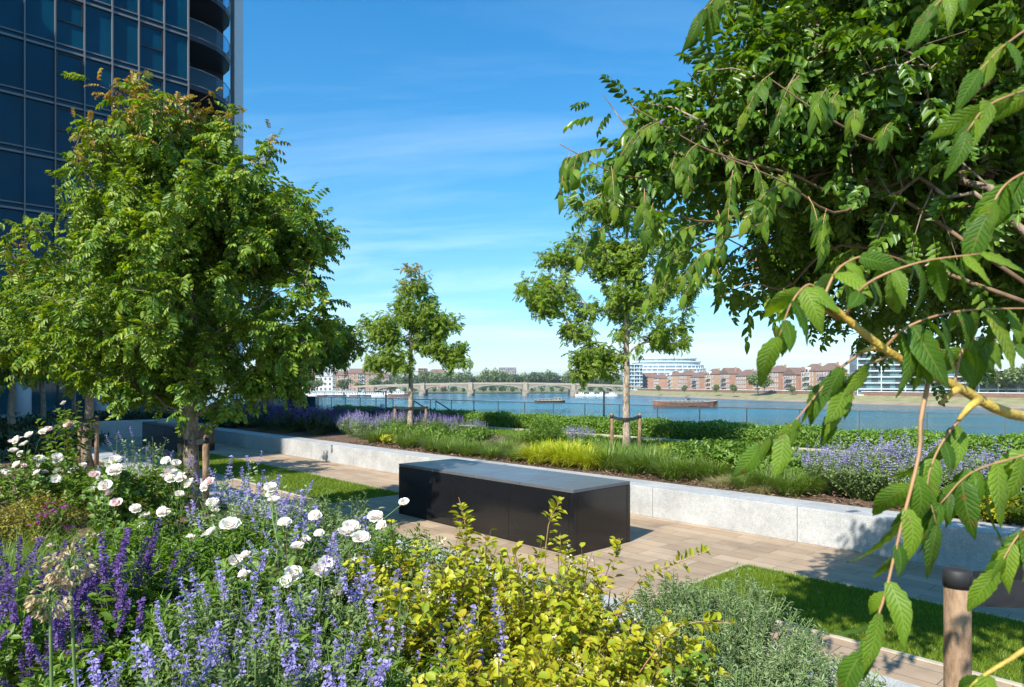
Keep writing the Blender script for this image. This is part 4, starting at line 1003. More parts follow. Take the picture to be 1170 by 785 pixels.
def leaves_on(S,per,size,tm,t0=.2,droop=.1,wid=.03,upb=.6,mb=None):
    mb=mb or MB(); pos=[];D=[];N=[]
    for P in S:
        t=rng.uniform(t0,1,per)*(len(P)-1); k=t.astype(int).clip(0,len(P)-2); f=(t-k)[:,None]; p=P[k]*(1-f)+P[k+1]*f; ax=nrm(P[k+1]-P[k])
        rd=rdir(per); rd-= (rd*ax).sum(1,keepdims=True)*ax; rd=nrm(rd)
        pos.append(p+rd*wid*rng.random((per,1))); D.append(rd*.9+ax*upb+[0,0,-droop]); N.append(ax+rdir(per)*.5+[0,0,.5])
    pos=np.concatenate(pos);D=np.concatenate(D);N=np.concatenate(N)
    mb.inst(tm,pos,frames(D,N),size*rng.uniform(.6,1.25,len(pos))); return mb
def shrub(label,base,r,h,n,per,size,lm,tm=LEAF,name='leafy_shrub',cat='shrub',sm=None,group=None,sides=2,wid=.03,t0=.25,hv=.25):
    T=thing(name,label,cat,base,group); S=stemset(base,r,h,n,hv=hv); ex=[]
    for P in S:
        for _ in range(sides):
            k=rng.integers(2,5); d=nrm(rdir(1)[0]+[0,0,.9]); L=h*rng.uniform(.12,.3); t=np.linspace(0,1,4)[:,None]; ex.append(P[k]+d*L*t+np.array([0,0,.04*h])*t*t)
    mb=MB()
    for P in S: mb.tube(P,np.linspace(.0035,.0015,6),4,cap=False)
    for P in ex: mb.tube(P,[.0018,.0015,.0012,.001],3,cap=False)
    mb.build('stems',sm or M['twig'],T)
    m2=leaves_on(S,per,size,tm,t0=t0,wid=wid)
    if ex: leaves_on(ex,max(3,per//2),size*.9,tm,t0=.1,wid=wid,mb=m2)
    m2.build('foliage',lm,T); T['_s']=0; del T['_s']
    return T,S
def spike_tm(h,r,whorls,per,seed,gap=0.0,size=.011):
    g=np.random.default_rng(seed); pos=[];D=[];N=[]
    for i in range(whorls):
        t=i/(whorls-1); z=h*t; rr=r*(1-.75*t**1.5)
        for k in range(per):
            th=g.uniform(0,6.283); d=np.array([math.cos(th),math.sin(th),g.uniform(-.1,.7)]); pos.append([d[0]*rr*.3,d[1]*rr*.3,z+g.normal()*h*.012]); D.append(d); N.append(np.array([0,0,1])+g.normal(size=3)*.5)
    pos=np.array(pos);D=np.array(D);N=np.array(N); return pos,frames(D,N),size*g.uniform(.7,1.3,len(pos))
SPT={}
def spike_mesh(kind):
    if kind in SPT: return SPT[kind]
    out=[]
    for s in range(4):
        if kind=='catmint': a=spike_tm(.10,.016,6,8,s,size=.012)
        elif kind=='salvia': a=spike_tm(.17,.011,16,7,10+s,size=.012)
        mb=MB().inst(LEAFW,*a); mb.tube([(0,0,-.02),(0,0,.1)],.0015,3)
        o=mb.build('flower_spike',M['F_violet'] if kind=='catmint' else M['F_purple']); me=o.data; bpy.data.objects.remove(o); out.append(me)
    SPT[kind]=out; return out
def spikeplant(label,base,r,h,n,kind,lm,per=26,leafs=.03,nfl=None,name='catmint',cat='flowering plant',fm=None,group=None,far=False,t0=.1,lean=0.):
    T,S=shrub(label,base,r,h,n,per,leafs,lm,tm=LEAF,name=name,cat=cat,sm=M['twig_green'],group=group,sides=1,wid=.02,t0=t0,hv=.3)
    if far:
        mb=MB(); a=spike_tm(.14,.022,6,6,3,size=.03)
        for P in S[:nfl or n]:
            mb.inst(LEAFW,a[0]+P[-1],a[1],a[2])
        mb.build('flower_spikes',fm or M['F_violet'],T)
    else:
        ms=spike_mesh(kind); w=wloc(T)
        for P in S[:min(100,nfl or n)]:
            o=bpy.data.objects.new('flower_spike',ms[rng.integers(0,4)]); COL.objects.link(o); o.parent=T; o.location=P[-1]-w
            d=nrm(nrm(P[-1]-P[-2])+rng.normal(size=3)*.22); q=Vector(d).to_track_quat('Z','Y'); o.rotation_euler=q.to_euler(); s=rng.uniform(.7,1.25); o.scale=(s,s,s)
    return T
# rose blooms
def rose_mesh(seed,m):
    g=np.random.default_rng(seed); v_=[];q_=[];k=0
    for ring,(np_,rad,tilt,sz) in enumerate(((4,.004,.25,.020),(5,.008,.6,.026),(6,.012,1.05,.032),(6,.014,1.4,.034))):
        for i in range(np_):
            th=6.283*(i+g.uniform(-.15,.15))/np_+ring*.5; ti=tilt*.8+g.normal()*.22
            nu,nv=4,4; P=[]
            for a in range(nu):
                for b in range(nv):
                    u=a/(nu-1); w=(b/(nv-1)-.5); x=sz*u; y=sz*1.25*w*math.sin(math.pi*(.25+.55*u))*1.2; z=-.35*sz*u*u*(.5 if ring<2 else .2)+.5*sz*w*w + g.normal()*.0022
                    # rotate tilt from vertical
                    X=x*math.sin(ti)+rad+z*math.cos(ti)*(-1); Z=x*math.cos(ti)+z*math.sin(ti)
                    P.append([X*math.cos(th)-y*math.sin(th),X*math.sin(th)+y*math.cos(th),Z])
            v_.append(np.array(P)); q_.append(np.array([[a*nv+b,a*nv+b+1,(a+1)*nv+b+1,(a+1)*nv+b] for a in range(nu-1) for b in range(nv-1)])+k); k+=nu*nv
    o=MB().add(np.concatenate(v_),np.concatenate(q_)).build('rose_flower',m,smooth=True); me=o.data; bpy.data.objects.remove(o); return me
ROSES=[rose_mesh(i,M['F_white']) for i in range(3)]; PINKR=rose_mesh(9,M['F_pink'])
def roses(T,pts,size=1.0,pink=0.0):
    w=wloc(T)
    for p in pts:
        o=bpy.data.objects.new('rose_flower',PINKR if rng.random()<pink else ROSES[rng.integers(0,3)]); COL.objects.link(o); o.parent=T; o.location=np.array(p)-w
        d=nrm(np.array([rng.normal()*.5-.1,-.6+rng.normal()*.5,.9])); o.rotation_euler=Vector(d).to_track_quat('Z','Y').to_euler(); s=size*.80*rng.uniform(.7,1.25); o.scale=(s,s*rng.uniform(.75,1),s*rng.uniform(.9,1.3))
def rosebush(label,base,r,h,n,nfl,pts=None,size=1.3,pink=.1,per=26,leaf=.038):
    T,S=shrub(label,base,r,h,n,per,leaf,M['L_rose'],tm=LEAFW,name='rose_bush',cat='rose bush',sides=2,group='rose bushes in the near bed')
    pt=list(pts or []); 
    for P in S[:nfl]: pt.append(P[-1]+[0,-.01,.012])
    roses(T,pt,size,pink)
    if pts:    # stems up to the placed blooms
        mb=MB()
        for p in pts: mb.tube(limb_path(np.array(base)+[0,0,h*.4],np.array(p),6),.002,4,cap=False)
        mb.build('flower_stems',M['twig_green'],T)
    return T
def S_(px,Y): return at(px,Y,SOIL)

# foreground, left to right
spikeplant('dense clump of deep purple salvia spikes at the left edge',S_(15,2.9),.32,.56,58,'salvia',M['L_green'],per=16,leafs=.05,name='purple_salvia',t0=.05)
spikeplant('clump of deep purple salvia spikes right of the dry allium heads',S_(145,3.0),.24,.50,46,'salvia',M['L_green'],per=16,leafs=.05,name='purple_salvia',t0=.05)
spikeplant('small clump of dark salvia at the lower left corner above the mulch',S_(75,2.6),.14,.36,12,'salvia',M['L_green'],per=16,leafs=.05,name='purple_salvia',t0=.05)
CM=[((190,2.1),.26,.52,34,'violet catmint sprawling at the bottom beside the allium stems'),
 ((300,2.15),.28,.56,38,'violet catmint clump at the bottom below the middle white roses'),
 ((255,2.6),.28,.62,38,'violet catmint clump just behind the front row, right of the salvia'),
 ((395,2.15),.26,.58,34,'greyish catmint clump at the bottom left of the yellow shrub'),
 ((360,2.65),.30,.66,40,'violet catmint clump rising between the white roses and the yellow shrub'),
 ((455,2.5),.22,.66,20,'thin violet catmint stems pushing through the left side of the yellow shrub'),
 ((110,2.15),.16,.42,18,'low violet catmint beside the mulch at the lower left'),
 ((540,2.3),.16,.64,9,'few violet catmint spikes poking out of the yellow shrub')]
for (px,Y),r,h,n_,lb in CM: spikeplant(lb,S_(px,Y),r,h*.92,n_*3,'catmint',M['L_grey'],per=30,leafs=.026,nfl=int(n_*.85),name='catmint',group='catmint in the near bed')
# allium seed heads
def allium(label,px,py,Y,rad,foot):
    p=atz(px,py,Y); b=at(foot,Y+.05,SOIL); T=thing('allium_seedhead',label,'allium',b)
    MB().tube(spline([b,(b+p)/2+[-.01,0,.02],p-[0,0,rad*.4]],10),np.linspace(.0055,.0035,10),8).build('stem',M['twig_green'],T,smooth=True)
    pd=MB(); bells=MB(); n_=46; d=rdir(n_)+[0,0,-.15]; d=nrm(d); pos=[];D=[]
    for i in range(n_):
        e=p+d[i]*rad*rng.uniform(.75,1.05)+np.array([0,0,-.12*rad]); pd.tube([p-[0,0,rad*.35],(p+e)/2+[0,0,.1*rad],e],[.0009,.0008,.0008],3,cap=False)
        for k in range(5): pos.append(e); D.append(d[i]*.7+rng.normal(size=3)*.28+[0,0,-.55])
    pos=np.array(pos);D=np.array(D); bells.inst(leaf_t(1,.42,.5,-.1),pos,frames(D,rdir(len(pos))),rng.uniform(.012,.02,len(pos)))
    pd.build('flower_stalks',M['twig_green'],T); bells.build('dry_bells',M['F_tan'],T); return T
allium('tall dry allium seed head with tan bells standing above the purple salvia',79,640,1.75,.055,108)
allium('lower dry allium seed head with drooping bells left of the taller one',57,682,1.7,.045,75)
# allium buds on thin stems near the middle
# roses
R1=[atz(x,y,Y) for x,y,Y in ((240,610,2.9),(263,600,3.0),(281,636,2.8),(310,565,3.4),(313,572,3.35),(309,557,3.4),(326,598,3.1),(340,626,2.9),(365,610,3.0),(361,590,3.1),(395,610,2.9),(401,603,2.95),(365,652,2.8),(327,664,2.75),(430,592,3.0),(462,574,3.1),(437,602,2.95),(412,615,2.9),(335,655,2.8),(372,645,2.85))]
rosebush('white rose bush in full bloom in front of the lawn strip',S_(330,3.1),.42,.66,50,8,pts=R1,size=1.0,pink=.0)
rosebush('white rose bush around the foot of the staked dense tree',S_(205,4.6),.5,.52,50,14,pts=[atz(x,y,4.5) for x,y in ((190,527),(200,530),(196,540),(207,545),(218,553),(236,556),(240,551),(205,565),(243,575),(247,583))],size=1.15,pink=.1,leaf=.045)
rosebush('white and pink rose bush beside the ornamental grass',S_(120,4.3),.34,.46,30,5,pts=[atz(x,y,4.2) for x,y in ((121,556),(126,564),(133,575),(108,543))],size=1.1,pink=.6,leaf=.04)
rosebush('white rose bush at the left edge in front of the speckled tree',S_(32,6.6),.62,.70,64,20,pts=[atz(x,y,6.4) for x,y in ((50,494),(13,505),(20,503),(28,508),(34,498),(20,532),(42,536),(65,522),(15,516))],size=1.25,pink=.05,leaf=.05)
rosebush('tall leggy rose bush with few pink blooms near the speckled trunk',S_(78,7.6),.25,1.25,9,3,size=1.6,pink=.6,leaf=.07)
rosebush('pale rose bush between the speckled tree and the staked dense tree',S_(150,5.6),.5,.72,44,12,size=1.5,pink=.3,leaf=.05)
# low shrubs and perennials
shrub('low rounded golden brown shrub in the left bed below the roses',S_(42,5.1),.36,.52,110,34,.028,leafmat('golden_shrub_leaves',[(.11,.13,.015),(.24,.23,.02),(.28,.17,.03)],trans=.2),name='golden_shrub',hv=.05)
o=shrub('small magenta flowered plant beside the golden brown shrub',S_(60,4.9),.14,.54,16,26,.03,M['L_green'],name='flowering_perennial',cat='flowering plant'); leaves_on(o[1],6,.03,LEAFW,t0=.92).build('flowers',M['F_mag'],o[0])
for (px,Y),r,h,lb in (((12,3.9),.42,.56,'wispy green grass at the left edge above the salvia'),((70,3.8),.42,.58,'wispy green grass clump left of the green perennials'),((105,4.4),.34,.5,'small wispy grass below the pink roses'),((0,4.7),.4,.5,'pale wispy grass at the left edge below the golden shrub')):
    grass_clump(lb,S_(px,Y),r,h,1500,M['L_grass'],w=.004,bend=.9)
PER=[((150,3.7),.34,.60,'bright green leafy perennial behind the purple salvia'),((200,3.3),.34,.56,'bright green leafy perennial left of the front white roses'),((130,3.35),.26,.52,'green leafy perennial between the grass and the salvia'),((250,3.9),.34,.58,'green leafy perennial below the staked dense tree'),((285,3.0),.28,.52,'green perennial under the front white roses'),((225,2.75),.28,.48,'green perennial among the catmint left of centre'),((420,3.1),.3,.56,'green perennial right of the front white roses'),((350,2.3),.3,.46,'green perennial low between the catmint clumps'),((480,2.15),.24,.44,'green perennial at the bottom left of the yellow shrub'),((100,2.6),.22,.34,'broad leafed green plant under the allium heads'),((300,4.0),.3,.56,'green perennial behind the front white roses'),((175,6.2),.4,.55,'green perennial beyond the pale rose bush'),((110,6.6),.4,.55,'green perennial behind the pink roses')]
for (px,Y),r,h,lb in PER: shrub(lb,S_(px,Y),r,h,60,40,.045,M['L_green'],tm=leaf_t(W=.3,curl=.3),name='leafy_perennial',cat='perennial plant',sm=M['twig_green'],group='green perennials in the near bed')
for (px,Y),r,h,lb,nf in (((272,4.6),.34,.78,'tall silvery plant with faint violet spikes right of the timber stakes',40),((310,4.2),.3,.72,'silvery spiky plant in front of the shaded lawn',34),((165,7.0),.5,.78,'wide silvery plant beside the speckled trunk',24),((385,3.6),.3,.60,'silvery catmint behind the front white roses',26),((340,3.6),.26,.62,'thin silvery plant left of the black block',20)):
    spikeplant(lb,S_(px,Y),r,h,60,'catmint',M['L_silver'],per=22,leafs=.035,nfl=nf,name='silvery_perennial')
shrub('small bright yellow plant near the far end of the bed wall',S_(162,6.2),.16,.50,24,24,.04,M['L_yellow'],name='yellow_perennial',cat='perennial plant')
for (px,Y),r,h,lb in (((350,5.0),.36,.55,'loose green perennial by the bed wall opposite the shaded lawn'),((400,4.4),.34,.55,'loose green perennial by the bed wall behind the front white roses'),((445,3.9),.32,.52,'loose green perennial by the bed wall left of the black block'),((492,3.6),.30,.50,'loose green perennial by the bed wall in front of the black block'),((545,3.35),.28,.46,'loose green perennial behind the tall yellow shoots')):
    shrub(lb,S_(px,Y),r,h,60,38,.04,M['L_green'] if px%2 else M['L_grey'],tm=leaf_t(W=.3,curl=.3),name='leafy_perennial',cat='perennial plant',sm=M['twig_green'],group='green perennials in the near bed',hv=.4)
# the yellow shrub
for (px,Y),r,h,n_,lb in (((455,3.05),.26,.70,34,'yellow leaved shrub with reddish shoots left of the black block'),((520,2.75),.30,.74,46,'yellow leaved shrub with tall shoots in front of the black block'),((625,2.62),.34,.74,50,'yellow leaved shrub below the corner of the black block'),((735,2.4),.28,.50,42,'spreading yellow leaved shrub beside the silver mound'),((560,2.15),.36,.58,56,'dense yellow leaved shrub at the bottom centre'),((670,2.1),.28,.46,46,'yellow leaved shrub at the bottom right of centre'),((470,2.5),.22,.62,20,'loose yellow shoots among the catmint')):
    T,S=shrub(lb,S_(px,Y),r,h,n_,26,.036,M['L_yellow'],tm=LEAFW,name='yellow_shrub',group='yellow leaved shrubs in the near bed',sides=3,wid=.02,hv=.35)
    pos=np.array([P[-1]+[0,0,.01] for P in S[:14]]); pos=np.repeat(pos,14,0)+rng.normal(size=(14*len(pos),3))*.008
    MB().inst(LEAFW,pos,frames(rdir(len(pos)),rdir(len(pos))),rng.uniform(.006,.01,len(pos))).build('flower_buds',M['F_cream'],T)
# long single shoots
T=thing('yellow_shrub','long thin yellow shoots reaching out over the paving','shrub',S_(700,2.7),'yellow leaved shrubs in the near bed')
shs=[spline([S_(690,2.7)+[0,0,.3],atz(725,665,2.7),atz(770,645,2.65),atz(812,628,2.6)],8),spline([S_(690,2.7)+[0,0,.3],atz(700,650,2.8),atz(708,615,2.8)],8),spline([S_(700,2.4)+[0,0,.2],atz(770,720,2.3),atz(835,712,2.25)],8),spline([S_(620,2.8)+[0,0,.3],atz(625,610,2.85),atz(640,572,2.85)],8),spline([S_(540,2.8)+[0,0,.3],atz(532,605,2.85),atz(524,568,2.85)],8)]
mb=MB(); [mb.tube(P,np.linspace(.003,.0015,8),5,cap=False) for P in shs]; mb.build('stems',M['twig_red'],T)
leaves_on(shs,34,.034,LEAFW,t0=.35,wid=.02).build('foliage',M['L_yellow'],T)
# silver mounds, right
for (px,Y),r,h,lb in (((835,2.75),.38,.56,'silvery green cushion plant beside the bed wall'),((905,2.4),.36,.44,'silvery green cushion plant at the lower right end of the bed'),((940,2.15),.34,.34,'low silvery green cushion plant at the lower right corner of the bed by the paving'),((770,2.95),.30,.52,'silvery green cushion plant behind the yellow shrub'),((835,2.2),.34,.42,'silvery green cushion plant at the bottom edge'),((640,3.35),.26,.42,'grey green cushion plant at the foot of the black block')):
    shrub(lb,S_(px,Y),r,h,190,46,.022,M['L_silver'],tm=NARROW,name='silver_cushion_plant',cat='cushion plant',sm=M['twig_green'],group='silvery cushion plants in the near bed',sides=1,wid=.006,hv=.12)
shrub('pale lime leaved plant poking out of the silver cushion',S_(800,2.25),.16,.42,14,24,.035,M['L_green'],tm=LEAFW,name='lime_perennial',cat='perennial plant')

# mulch chips
N=9000; A=rng.uniform(-1,6,N); Bq=rng.uniform(-2.5,2.7,N)
pos=A[:,None]*np.array([*U,0])+Bq[:,None]*np.array([*V,0])+np.array([0,0,SOIL+.005]); pos[:,2]+=rng.uniform(0,.012,N)
o=MB().inst(leaf_t(1,.4,.3,.1),pos,frames(rdir(N)*[1,1,.25],rdir(N)*.5+[0,0,1]),rng.uniform(.015,.045,N)).build('bark_chips',M['chip']); o['kind']='stuff'; o['label']='loose brown bark chips covering the near bed'
N=9000; A=rng.uniform(-3,14,N); Bq=rng.uniform(7.85,11.5,N)
pos=A[:,None]*np.array([*U,0])+Bq[:,None]*np.array([*V,0])+np.array([0,0,SOIL+.02]); pos[:,2]+=rng.uniform(0,.03,N)
o=MB().inst(leaf_t(1,.4,.3,.1),pos,frames(rdir(N)*[1,1,.25],rdir(N)*.5+[0,0,1]),rng.uniform(.03,.08,N)).build('bark_chips',M['chip']); o['kind']='stuff'; o['label']='loose brown bark chips covering the bed beyond the seat wall'

# ------------------------------------------------------------------ far bed (behind the seat wall)
def fb(px,b): 
    k=(px-585)/780*V[0]+V[1]; return at(px,b/k,SOIL)
def proto_grass(label,r,h,n,m,w,bend,group,name='grass_tuft'):
    return grass_clump(label,(0,0,SOIL),r,h,n,m,w=w,bend=bend,name=name,group=group)
def scatter(T,places):
    for i,(p,s) in enumerate(places):
        if i==0: T.location=p; T.scale=(s,s,s)
        else: dup(T,p,rng.uniform(0,6.28),s)
scatter(proto_grass('bright golden yellow grass tuft behind the seat wall, {ord} from the left',.5,.42,900,M['L_gold'],.014,.7,'golden grass tufts behind the seat wall','golden_grass'),
 [(fb(px,b),s) for px,b,s in ((615,8.4,1.0),(628,8.9,1.0),(645,8.45,1.15),(660,8.7,1.1),(674,8.4,1.0),(640,9.3,.9),(765,10.6,.8),(785,10.6,.75))])
scatter(proto_grass('soft blue green grass tuft behind the seat wall, {ord} from the left',.45,.42,800,M['L_grass'],.010,.6,'green grass tufts behind the seat wall'),
 [(fb(px,b),s*1.2) for px,b,s in ((548,8.5,.7),(520,8.6,.75),(697,8.5,.95),(724,8.4,.85),(745,8.6,.95),(768,8.3,.8),(790,8.5,.8),(812,8.6,.8),(592,9.6,1.0),(850,8.2,.55),(880,8.4,.8),(905,8.2,.7),(925,8.5,.7),(700,9.6,.9),(735,9.8,.8),(480,8.8,.9),(450,8.9,.85),(1148,9.4,.9),(430,8.5,.8),(465,8.35,.75),(495,8.3,.8),(512,8.15,.7),(535,8.2,.7),(560,8.2,.6),(575,8.7,.8),(590,8.35,.6),(715,9.1,.9),(755,9.2,.9),(1035,8.15,.5),(1060,8.1,.5))])
scatter(proto_grass('straw coloured feather grass clump behind the seat wall, {ord} from the left',.45,.36,900,M['L_straw'],.005,1.3,'feather grass clumps behind the seat wall','feather_grass'),
 [(fb(px,b),s) for px,b,s in ((575,9.3,.95),(560,9.0,.7),(602,9.9,.8),(535,9.6,.8),(835,8.4,.6),(860,8.6,.55),(510,9.9,.8),(550,8.7,.8),(585,9.0,1.0),(600,9.3,.9),(690,8.9,.6),(820,8.25,.5),(870,8.15,.5),(900,8.6,.6))])
def proto_shrub(label,r,h,n,per,size,m,group,name,tm=LEAF,cat='shrub',flm=None,nf=0,fl=.04):
    T,S=shrub(label,(0,0,SOIL),r,h,n,per,size,m,tm=tm,name=name,group=group,cat=cat,sides=1,sm=M['twig_green'])
    if flm:
        mb=MB(); a=spike_tm(.13,.02,5,5,3,size=.02)
        for P in S[:nf]: mb.inst(LEAFW,a[0]+P[-1],a[1],a[2])
        mb.build('flower_spikes',flm,T)
    return T
scatter(proto_shrub('low mounded green plant behind the seat wall, {ord} from the left',.42,.36,90,26,.05,M['L_green'],'green mounds behind the seat wall','leafy_mound',cat='perennial plant'),
 [(fb(px,b),s*1.2) for px,b,s in ((440,9.6,1),(455,9.3,.9),(470,9.4,.9),(486,9.6,.9),(500,9.1,.9),(525,9.3,.8),(545,10,.9),(620,10.2,1.1),(630,10.0,.9),(800,9.4,1.1),(820,9.2,1.2),(842,9.5,1.1),(865,9.1,1.1),(885,9.3,1.1),(905,9.1,1.0),(840,10.2,1),(790,9.9,.9),(930,9.4,.9),(680,10.4,.8),(870,10.2,1.0),(1158,8.5,.6),(1172,8.6,.6))])
scatter(proto_shrub('taller light green perennial behind the seat wall, {ord} from the left',.25,.56,40,26,.05,M['L_green'],'tall perennials behind the seat wall','upright_perennial',tm=leaf_t(W=.22,curl=.3),cat='perennial plant'),
 [(fb(px,b),s*1.2) for px,b,s in ((617,9.3,1),(627,9.4,1.05),(775,9.2,.7),(500,9.8,.8),(808,9.0,.8))])
scatter(proto_shrub('large catmint clump with pale violet spikes behind the seat wall, {ord} from the left',.5,.62,120,22,.04,M['L_grey'],'catmint clumps behind the seat wall','catmint',cat='flowering plant',flm=M['F_mauve'],nf=52),
 [(fb(px,b),s) for px,b,s in ((958,8.7,.85),(985,8.5,.9),(1012,8.7,.95),(975,9.3,.9),(1010,9.5,.95),(1040,9.2,1.0),(1068,8.8,.9),(1100,8.7,.9),(1130,8.9,.95),(1160,9.2,.9),(1090,9.6,.9),(940,9.3,.8),(1050,8.5,.8))])
scatter(proto_shrub('wispy pale lavender with thin spikes in the middle distance, {ord} from the left',.42,.62,60,14,.04,M['L_silver'],'pale lavender in the middle distance','pale_lavender',cat='flowering plant',flm=M['F_mauve'],nf=58),
 [(fb(px,b),s) for px,b,s in ((430,9.1,.9),(448,10.2,.9),(415,8.8,.9),(404,8.9,1.0),(458,10.8,.9),(505,10.8,.8),(520,11.0,.8),(655,10.6,.7),(667,10.8,.7),(395,9.4,.9),(485,11.0,.9),(545,11.0,.7))])
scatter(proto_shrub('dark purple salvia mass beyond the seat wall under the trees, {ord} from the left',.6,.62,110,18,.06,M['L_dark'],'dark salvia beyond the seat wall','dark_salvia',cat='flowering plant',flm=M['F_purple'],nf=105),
 [(fb(px,b),s) for px,b,s in ((275,8.6,1.1),(290,8.9,1.1),(305,8.5,1.0),(318,9.3,1.1),(330,8.6,1.0),(345,9.2,1.0),(360,8.8,1.0),(372,9.4,1.0),(385,9.9,.95),(300,10.2,1.1),(335,10.4,1.1),(365,10.6,1.0),(395,10.6,.9),(415,10.8,.85),(432,11.3,.9),(440,11.8,.9),(260,9.4,1.1),(478,11.5,.8),(500,11.7,.8),(280,10.4,1.1),(508,11.4,.7))])
scatter(proto_shrub('yellow flowered ground cover at the right end of the bed, {ord} from the left',.28,.26,60,22,.035,M['L_yellow'],'yellow ground cover behind the seat wall','yellow_ground_cover',tm=LEAFW,cat='perennial plant'),
 [(fb(px,b),s) for px,b,s in ((1120,8.1,1.0),(1145,8.15,1.0),(1165,8.2,1.0),(1095,8.1,.9),(445,8.5,.9),(640,10.6,1.0),(760,9.9,.9))])
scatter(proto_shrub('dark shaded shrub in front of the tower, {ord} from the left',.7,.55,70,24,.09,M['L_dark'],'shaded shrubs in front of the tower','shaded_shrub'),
 [(at(px,Y,.05),s) for px,Y,s in ((5,13,1.5),(40,14,1.4),(70,15,1.3),(20,20,1.4),(60,23,1.4),(125,27,1.2),(145,27,1.2),(170,27,1.2),(200,27,1.2),(225,26,1.4),(246,25,1.6),(90,26,1.2),(255,22.5,1.3),(268,22,1.5))])
# round stone pot top behind the far block
c=ab(20.6,6.1,.66)
T=thing('stone_dish','round pale stone dish on the far black block','planter',ab(20.3,6.0,.66)); c=ab(20.3,6.0,.66)
MB().tube([c,c+[0,0,.10]],[.42,.46],24).build('bowl',M['granite'],T,smooth=False); MB().tube([c+[0,0,.10],c+[0,0,.104]],[.40,.40],24).build('basin',M['concrete'],T)
# timber crate-like screen by the river, left
p=at(296,33,.36); T=thing('timber_bench','reddish timber slatted bench at the river terrace on the left','bench',p)
for dx in (-.55,-.28,0,.28,.55): MB().box(p+[dx,0,.45],(.07,.5,.9)).build('slat',M['hull_r'],T)
MB().box(p+[0,0,.93],(1.3,.55,.06)).build('seat',M['hull_r'],T)

# ------------------------------------------------------------------ number the look-alikes from the left
for lab,obs in REG.items():
    obs.sort(key=lambda o: o.location[0]/max(.1,o.location[1]))
    for i,o in enumerate(obs): o['label']=lab.format(ord=ORD[i]) if len(obs)>1 else lab.replace(', {ord} from the left','')

hz=MB().box((0,4400,35),(12400,9400,90)); hz=hz.build('haze',None); hz['kind']='stuff'; hz['label']='thin pale summer haze over the river'
m_,nt_,n_n,l_=mat('air'); pv=n_n.new('ShaderNodeVolumePrincipled'); pv.inputs['Color'].default_value=(.75,.86,1,1); pv.inputs['Density'].default_value=.00013; pv.inputs['Anisotropy'].default_value=.2
o_=n_n.new('ShaderNodeOutputMaterial'); l_.new(pv.outputs[0],o_.inputs['Volume']); hz.data.materials.append(m_)

# ------------------------------------------------------------------ LIGHT, SKY, CAMERA
EL=R(43); S3=Vector((-S2[0]*math.cos(EL),-S2[1]*math.cos(EL),math.sin(EL)))
sd_=bpy.data.lights.new('sun','SUN'); sd_.energy=4.2; sd_.angle=R(.5); sd_.color=(1,.95,.86)
so=bpy.data.objects.new('sun',sd_); COL.objects.link(so); so.rotation_euler=S3.to_track_quat('Z','Y').to_euler()
w=bpy.data.worlds.new('World'); SC.world=w; w.use_nodes=True; nt=w.node_tree; nt.nodes.clear(); n=nt.nodes; l=nt.links
sky=n.new('ShaderNodeTexSky'); sky.sky_type='NISHITA'; sky.sun_disc=False; sky.sun_elevation=EL; sky.sun_rotation=math.atan2(S3.x,S3.y); sky.air_density=1.0; sky.dust_density=.6; sky.ozone_density=2.2; sky.altitude=0
tc=n.new('ShaderNodeTexCoord'); sx=n.new('ShaderNodeSeparateXYZ'); l.new(tc.outputs['Generated'],sx.inputs[0])
def mt(op,a,b=None,c=None):
    x=n.new('ShaderNodeMath'); x.operation=op
    for i,y in enumerate((a,b,c)):
        if y is None: continue
        if isinstance(y,(int,float)): x.inputs[i].default_value=y
        else: l.new(y,x.inputs[i])
    return x.outputs[0]
zz=mt('ADD',mt('MAXIMUM',sx.outputs[2],0.0),.12)
cb=n.new('ShaderNodeCombineXYZ'); l.new(mt('DIVIDE',sx.outputs[0],zz),cb.inputs[0]); l.new(mt('DIVIDE',sx.outputs[1],zz),cb.inputs[1])
mp=n.new('ShaderNodeMapping'); mp.inputs['Scale'].default_value=(.35,1.1,1); mp.inputs['Rotation'].default_value=(0,0,.35); mp.inputs['Location'].default_value=(1.3,.4,0); l.new(cb.outputs[0],mp.inputs[0])
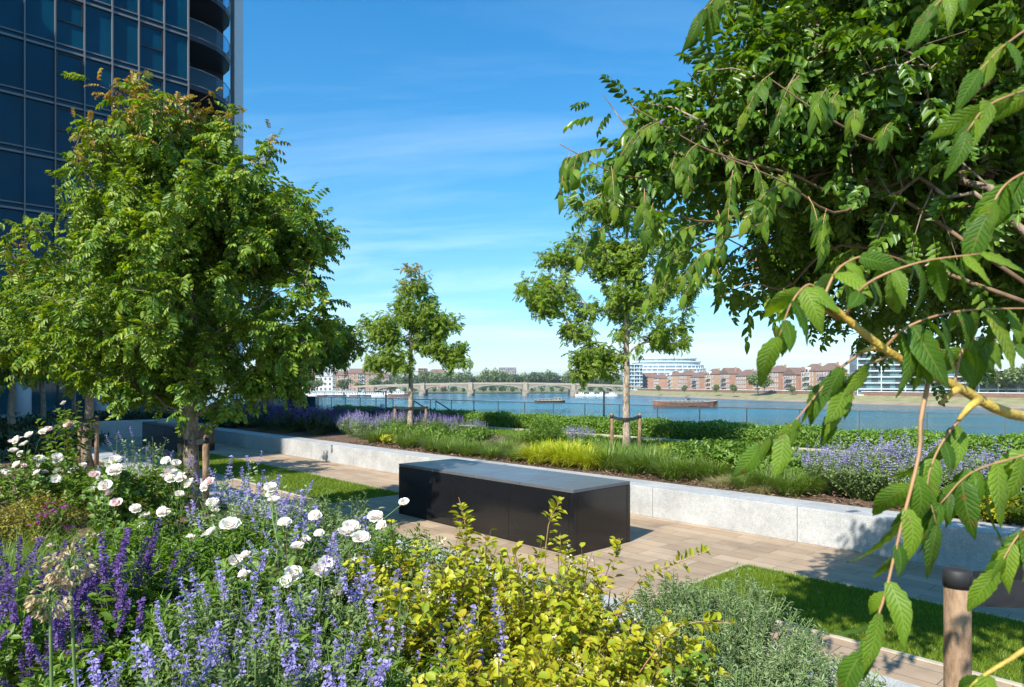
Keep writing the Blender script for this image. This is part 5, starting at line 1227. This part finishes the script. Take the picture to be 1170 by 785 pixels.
no=node(n,'ShaderNodeTexNoise',Scale=1.1); no.inputs['Detail'].default_value=9; no.inputs['Roughness'].default_value=.6; no.inputs['Distortion'].default_value=.6; l.new(mp.outputs[0],no.inputs['Vector'])
cr=ramp(n,[(.46,(0,0,0)),(.78,(1,1,1))]); l.new(no.outputs['Fac'],cr.inputs[0])
low=n.new('ShaderNodeMapRange'); low.inputs[1].default_value=.42; low.inputs[2].default_value=.05; low.inputs[3].default_value=.12; low.inputs[4].default_value=.48; l.new(sx.outputs[2],low.inputs[0])
fac=mt('MULTIPLY',cr.outputs[0],low.outputs[0])
tm=n.new('ShaderNodeMapRange'); tm.inputs[1].default_value=0; tm.inputs[2].default_value=.5; l.new(sx.outputs[2],tm.inputs[0])
tr_=ramp(n,[(0,(.78,.84,.90)),(.2,(.56,.83,.94)),(.55,(.33,.82,1.0)),(1,(.20,.80,1.08))]); l.new(tm.outputs[0],tr_.inputs[0])
hs=n.new('ShaderNodeMix'); hs.data_type='RGBA'; hs.blend_type='MULTIPLY'; hs.inputs[0].default_value=1; l.new(sky.outputs[0],hs.inputs[6]); l.new(tr_.outputs[0],hs.inputs[7])
mx=n.new('ShaderNodeMix'); mx.data_type='RGBA'; l.new(fac,mx.inputs[0]); l.new(hs.outputs[2],mx.inputs[6]); mx.inputs[7].default_value=(7.2,8.0,8.8,1)
bg=n.new('ShaderNodeBackground'); bg.inputs[1].default_value=.11; l.new(mx.outputs[2],bg.inputs[0]); ou=n.new('ShaderNodeOutputWorld'); l.new(bg.outputs[0],ou.inputs[0])
cd=bpy.data.cameras.new('camera'); cd.lens=24; cd.sensor_width=36; cd.shift_y=(440-392.5)/1170; cd.clip_start=.05; cd.clip_end=20000
cd.dof.use_dof=True; cd.dof.focus_distance=5.0; cd.dof.aperture_fstop=9
co=bpy.data.objects.new('camera',cd); COL.objects.link(co); co.location=(0,0,H); co.rotation_euler=(R(90),0,0); SC.camera=co
SC.view_settings.view_transform='Standard'; SC.view_settings.look='None'; SC.view_settings.exposure=1.0; SC.view_settings.gamma=1
SC.cycles.max_bounces=8; SC.cycles.transparent_max_bounces=12; SC.cycles.use_denoising=True
